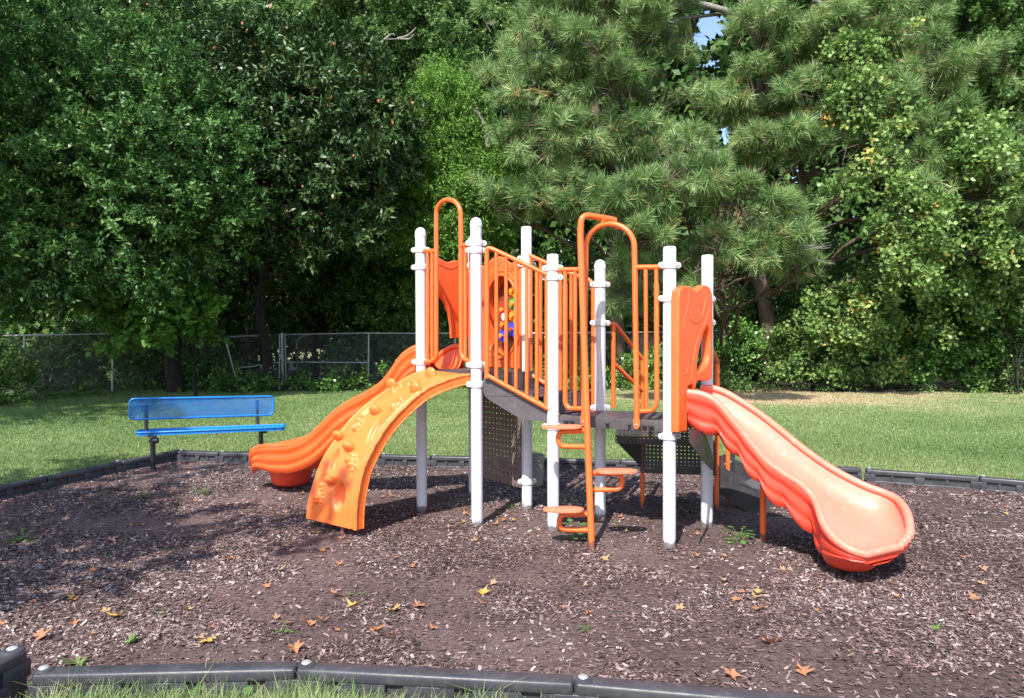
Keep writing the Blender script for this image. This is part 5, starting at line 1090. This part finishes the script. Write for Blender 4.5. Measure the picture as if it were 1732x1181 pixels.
shrub('green shrub growing up between the fence and the vines in the right middle', [Lb(1300, 480, 21.5, 1.1, .7, 1.0), Lb(1240, 470, 22, 1.0, .7, 1.1), Lb(1350, 530, 21, .8, .7, .9), Lb(1390, 450, 21.5, .9, .8, .9)], 800, 20, 'pale', .10, .07, .35)
shrub('ivy-covered fence thicket right of the fence post, lower right', [Lb(1510, 600, 20.0, .8, .6, .9), Lb(1560, 590, 20.0, .8, .6, .9), Lb(1600, 560, 20.0, .8, .6, .9), Lb(1520, 540, 20.2, .8, .6, .8), Lb(1580, 500, 20.4, .9, .7, .9)], 1050, 20, 'ivy', .10, .085, .5)
shrub('leafy thicket at the right edge behind the lawn', [Lb(1660, 590, 19.6, .9, .6, 1.0), Lb(1720, 600, 19.4, .9, .6, .9), Lb(1690, 520, 19.6, .9, .7, .9), Lb(1770, 560, 19.4, 1.2, .7, 1.2), Lb(1640, 500, 20, .8, .6, .8)], 1100, 20, 'ivy', .10, .08, .58)
shrub('large-leaved bush with whorled shiny leaves at the right edge', [Lb(1700, 520, 18.6, .5, .7, .45), Lb(1728, 545, 18.6, .45, .7, .4)], 90, 14, 'pale', .22, .06, .6)
shrub('low weedy shrub at the left end of the right lawn edge', [Lb(1290, 648, 19.6, .5, .6, .25), Lb(1240, 650, 19.8, .5, .6, .3), Lb(1460, 640, 19.8, .5, .6, .35), Lb(1400, 655, 19.4, .4, .6, .25), Lb(1520, 655, 19.5, .5, .6, .25), Lb(1600, 658, 19.4, .6, .6, .22), Lb(1690, 652, 19.2, .6, .6, .3)], 300, 16, 'vine', .08, .055, .35)
shrub('ivy mass over the fence at the far left, between the first two posts', [Lb(110, 620, 21.8, 1.0, .4, .9), Lb(150, 640, 21.5, .8, .3, .8), Lb(80, 650, 21.3, .7, .3, .6), Lb(20, 630, 21.2, .8, .3, .8), Lb(130, 580, 22, .8, .4, .7), Lb(-40, 620, 21.4, 1.2, .4, 1), Lb(110, 680, 18.8, .7, .4, .3), Lb(30, 685, 18.2, .7, .4, .3)], 1100, 20, 'ivy', .10, .08, .38)
shrub('loose green bush at the left edge beside the lawn', [Lb(0, 650, 16.5, .6, .7, .5), Lb(15, 690, 16, .35, .7, .3), Lb(-50, 640, 16.3, .9, .7, .8)], 280, 18, 'vine', .09, .075, .3)
shrub('dark shrub behind the left fence, right of the second post', [Lb(240, 640, 21.4, .8, .4, .6), Lb(285, 650, 21.6, .6, .4, .5), Lb(230, 580, 21.5, 1.0, .7, .8), Lb(340, 620, 21.6, .9, .6, .8)], 620, 18, 'ivy', .10, .07, .3)
shrub('low ground-hugging bush below the leaning fence post', [Lb(400, 655, 20.4, .8, .6, .3), Lb(470, 655, 20.6, .9, .6, .3), Lb(560, 652, 20.8, .9, .6, .3), Lb(650, 650, 20.8, .9, .6, .35), Lb(330, 660, 20, .7, .6, .35), Lb(700, 640, 21, .8, .6, .4)], 620, 16, 'ivy', .09, .06, .35)
shrub('dark ivy-clad bush behind the left slide and the first white post', [Lb(660, 570, 23.4, 1.1, .6, 1.2), Lb(700, 590, 23.2, 1.0, .6, 1.1), Lb(760, 560, 23.4, 1.3, .7, 1.3), Lb(690, 500, 23.8, 1.4, .7, 1.2), Lb(840, 560, 23.4, 1.4, .7, 1.3)], 1100, 18, 'ivy', .10, .07, .3)
shrub('dark thicket behind the railings in the centre', [Lb(920, 560, 23, 1.3, .7, 1.2), Lb(990, 540, 23, 1.3, .7, 1.3), Lb(1070, 560, 23, 1.3, .7, 1.2), Lb(1140, 560, 22.6, 1.2, .7, 1.2), Lb(950, 470, 23.6, 1.3, .7, 1.2), Lb(1120, 500, 23, 1.1, .7, 1.1)], 1300, 18, 'ivy', .11, .075, .35)
shrub('ivy and vine bush behind the lower deck, at the foot of the pine', [Lb(1060, 635, 21, .8, .6, .5), Lb(1130, 630, 21, .8, .6, .6), Lb(960, 640, 21.2, .9, .6, .45), Lb(860, 640, 21.4, .9, .6, .45), Lb(780, 640, 21.4, .8, .6, .45), Lb(1140, 610, 20.8, .5, .6, .7)], 800, 18, 'ivy', .09, .065, .55)
# dark understorey trees between 330 and 700
for k, (x, y, D, rr_, lab_, mt, n_) in enumerate([(400, 470, 25, 2.0, 'dim understorey tree behind the leaning post of the left fence', 'dark', 750), (520, 480, 26, 2.2, 'yellow-flecked understorey tree above the gate section of the fence', 'pale', 620), (620, 440, 25, 2.0, 'dark understorey tree left of the first white post', 'dark', 850), (300, 470, 25, 1.9, 'dim understorey tree behind the small maple', 'dark', 700), (700, 430, 24.5, 1.5, 'small green understorey tree directly left of the arch over the climbing wall', 'ivy', 700)]):
    lb = [Lb(x, y, D, rr_), Lb(x - 50, y - 60, D, rr_ * .8), Lb(x + 50, y - 50, D, rr_ * .8), Lb(x + 30, y + 60, D, rr_ * .8), Lb(x - 40, y + 50, D, rr_ * .7)]
    Q, t, P = crown_leaves(lb, n_, 18, .14, .075, .5, .2, .4, .8, .42, .2); p = DP(x, y, D)
    tree('understorey_tree', lab_, (p.x + .3, p.y + .2), (p.x, p.y, p.z + 1.5), .13, lb, [('crown', Q, t, LF[mt])], 'dark', seed=30 + k, group='understorey trees beyond the fence')
m = MB(); m.tube([tuple(p) for p in crom([DP(x, y, 23.2) for x, y in [(502, 590), (502, 578), (510, 570), (526, 565)]], 12)], .035, 7)
ob = tag(m.build('dead_branch', BK['grey'], None, 60), 'short pale bent branch sticking up at the top rail of the fence gate section', 'dead branch'); recenter(ob, DP(502, 590, 23.2))
# trunks seen in the gloom
for k, (x, yb, yt, D, r0, lab_) in enumerate([(420, 650, 330, 23, .22, 'dark straight trunk under the magnolia'), (345, 650, 370, 22.6, .26, 'thick leaning dark trunk under the glossy left tree'), (570, 640, 565, 24.5, .45, 'broad dark stump-like trunk behind the gate section of the fence'), (1270, 650, 440, 21.9, .19, 'dark trunk behind the fence right of the white posts'), (1340, 640, 250, 22.2, .13, 'slim dark trunk between the pines on the right')]):
    a, b_ = DP(x, yb, D), DP(x + (14 if k != 1 else 40), yt, D); a.z = -.1; w = wobble(a, b_, 7, .06, k); m = MB(); m.tube(w, list(np.linspace(r0, r0 * .7, len(w))), 12); ob = tag(empty('ivy_clad_tree', (a.x, a.y, 0)), lab_, 'tree', 'ivy-clad trunks behind the fence'); m.build('trunk', BK['dark'], ob, 60)
    wv = np.array(w); nn = 1400; ii = RNG.integers(0, len(wv), nn); th = RNG.random(nn) * 2 * PI; rr2 = r0 * (.95 + .25 * RNG.random(nn)); Pp = wv[ii] + np.stack([np.cos(th) * rr2, np.sin(th) * rr2, RNG.normal(size=nn) * .3], 1)
    quads('ivy', leaf_quads(Pp, rnd(nn), np.stack([np.cos(th), np.sin(th), .6 + 0 * th], 1) + rnd(nn) * .5, .11, .09), .35 + .2 * RNG.normal(size=nn), LF['ivy'], ob)
# pale stakes beyond the gate section
for k, (x, yt, yb) in enumerate([(503, 590, 640), (517, 585, 640), (530, 592, 640), (542, 580, 640), (554, 585, 640)]):
    a, b_ = DP(x, yb, 30), DP(x, yt - 4, 30); a.z = 0; m = MB(); m.tube([a, b_], .035, 8); m.lathe(b_, [(.04, -.03), (.04, 0), (0, .04)], 8)
    ob = tag(m.build('fence_picket', M['white'], None), 'thin white post far beyond the gate section, seen through the fence wire', 'post', 'row of thin white posts beyond the fence'); recenter(ob, (a.x, a.y, 0))
# ---- deep wood behind everything
n = 430000; X = RNG.uniform(-34, 34, n); Y = 26.5 + 9 * RNG.random(n); Z = RNG.random(n) ** .95 * 21; ok = (Z > 1.2) | (X > -6.5) | (X < -11.5) | (Y > 33); ok &= ~((X < 34) & (Z > 17.5) & (RNG.random(n) < .4)); P = np.stack([X, Y, Z], 1)[ok]; n = len(P)
cl = vnoise(P[:, 0] + P[:, 1], P[:, 2], 1.3, 21); keep = RNG.random(n) < .35 + .9 * cl; P = P[keep]; n = len(P)
Q = leaf_quads(P, rnd(n), rnd(n) * .8 + np.array([0, -.5, .5]), .42, .26); t = .3 + .2 * RNG.normal(size=n); Q, t = gap(Q, t, GAPS + [(180, 60, 20, 10), (35, 30, 12, 10)])
tag(quads('far_wood', Q, t, LF['dark']), kind='stuff')
# trees standing out of the picture on the left and behind the viewer, whose shade falls on the left lawn and mulch
SHADE = [
 ('shade_oak', 'spreading oak just outside the left edge, shading the left lawn and bench', (-12.5, 10.5), (-12.5, 10.5, 9), .3, [(-13.2, 11.5, 8.2, 3.0, 3.0, 2.2), (-11.8, 8.5, 7.6, 2.4, 2.4, 1.9), (-15.5, 9, 8.5, 3, 3, 2.4), (-14, 14, 10, 2.6, 2.6, 2.2), (-12, 12, 11, 2.6, 2.6, 2)], 1500),
 ('shade_maple', 'maple standing behind and left of the viewer, shading the near left mulch', (-6.0, -1.2), (-6.0, -1.2, 7), .2, [(-4.3, .6, 5.6, .85, .75, .6), (-5.7, .4, 6.2, 1.1, 1.0, .8), (-6.3, 2.6, 6.4, .8, .8, .6), (-6.8, 2.2, 6.6, 1.5, 1.5, 1.1), (-6.6, -.6, 7, 1.6, 1.6, 1.2)], 520)]
for nm, lab_, bs, tp, r0, lb, ns in SHADE:
    Q, t, P = crown_leaves(lb, ns, 14, .17, .12, .4, .2, .3, 1, .5, .15)
    tree(nm, lab_, bs, tp, r0, lb, [('crown', Q, t, LF['maple'])], 'dark', seed=77)
# ================================================================== LIGHT, SKY, CAMERA
AZ, EL = math.radians(20), math.radians(50)
sd = Vector((math.sin(AZ) * math.cos(EL), math.cos(AZ) * math.cos(EL), -math.sin(EL)))
sun = bpy.data.lights.new('sun', 'SUN'); sun.energy = 4.6; sun.angle = math.radians(.55); sun.color = (1, .95, .88)
so = bpy.data.objects.new('sun', sun); COL.objects.link(so); so.rotation_euler = (-sd).to_track_quat('Z', 'Y').to_euler(); so.location = (-6, -14, 24)
w = bpy.data.worlds.new('World'); SC.world = w; w.use_nodes = True; nt = w.node_tree; bg = nt.nodes['Background']
sk = nt.nodes.new('ShaderNodeTexSky'); sk.sky_type = 'NISHITA'; sk.sun_disc = False; sk.sun_elevation = EL
sk.sun_rotation = math.atan2(-sd.x, -sd.y); sk.air_density = 1; sk.dust_density = 1.2; sk.ozone_density = 1
nt.links.new(sk.outputs[0], bg.inputs[0]); bg.inputs[1].default_value = .15
cd = bpy.data.cameras.new('camera'); co = bpy.data.objects.new('camera', cd); COL.objects.link(co); SC.camera = co
cd.sensor_width = 36; cd.lens = 36 * F / 1732; cd.clip_start = .05; cd.clip_end = 2000
up = Vector((0, sp, cp)); fw = Vector((0, cp, -sp)); rt = Vector((1, 0, 0))
R_ = rt * cr - up * sr; U_ = rt * sr + up * cr
co.matrix_world = Matrix(((R_.x, U_.x, -fw.x, 0), (R_.y, U_.y, -fw.y, 0), (R_.z, U_.z, -fw.z, HC), (0, 0, 0, 1)))
SC.view_settings.view_transform = 'Standard'; SC.view_settings.look = 'None'; SC.view_settings.exposure = 1.06; SC.view_settings.gamma = 1
SC.render.resolution_x, SC.render.resolution_y = 1024, 698
SC.cycles.max_bounces = 7; SC.cycles.diffuse_bounces = 3; SC.cycles.glossy_bounces = 2; SC.cycles.transmission_bounces = 4; SC.cycles.transparent_max_bounces = 10
SC.cycles.use_denoising = True; SC.cycles.sample_clamp_indirect = 6
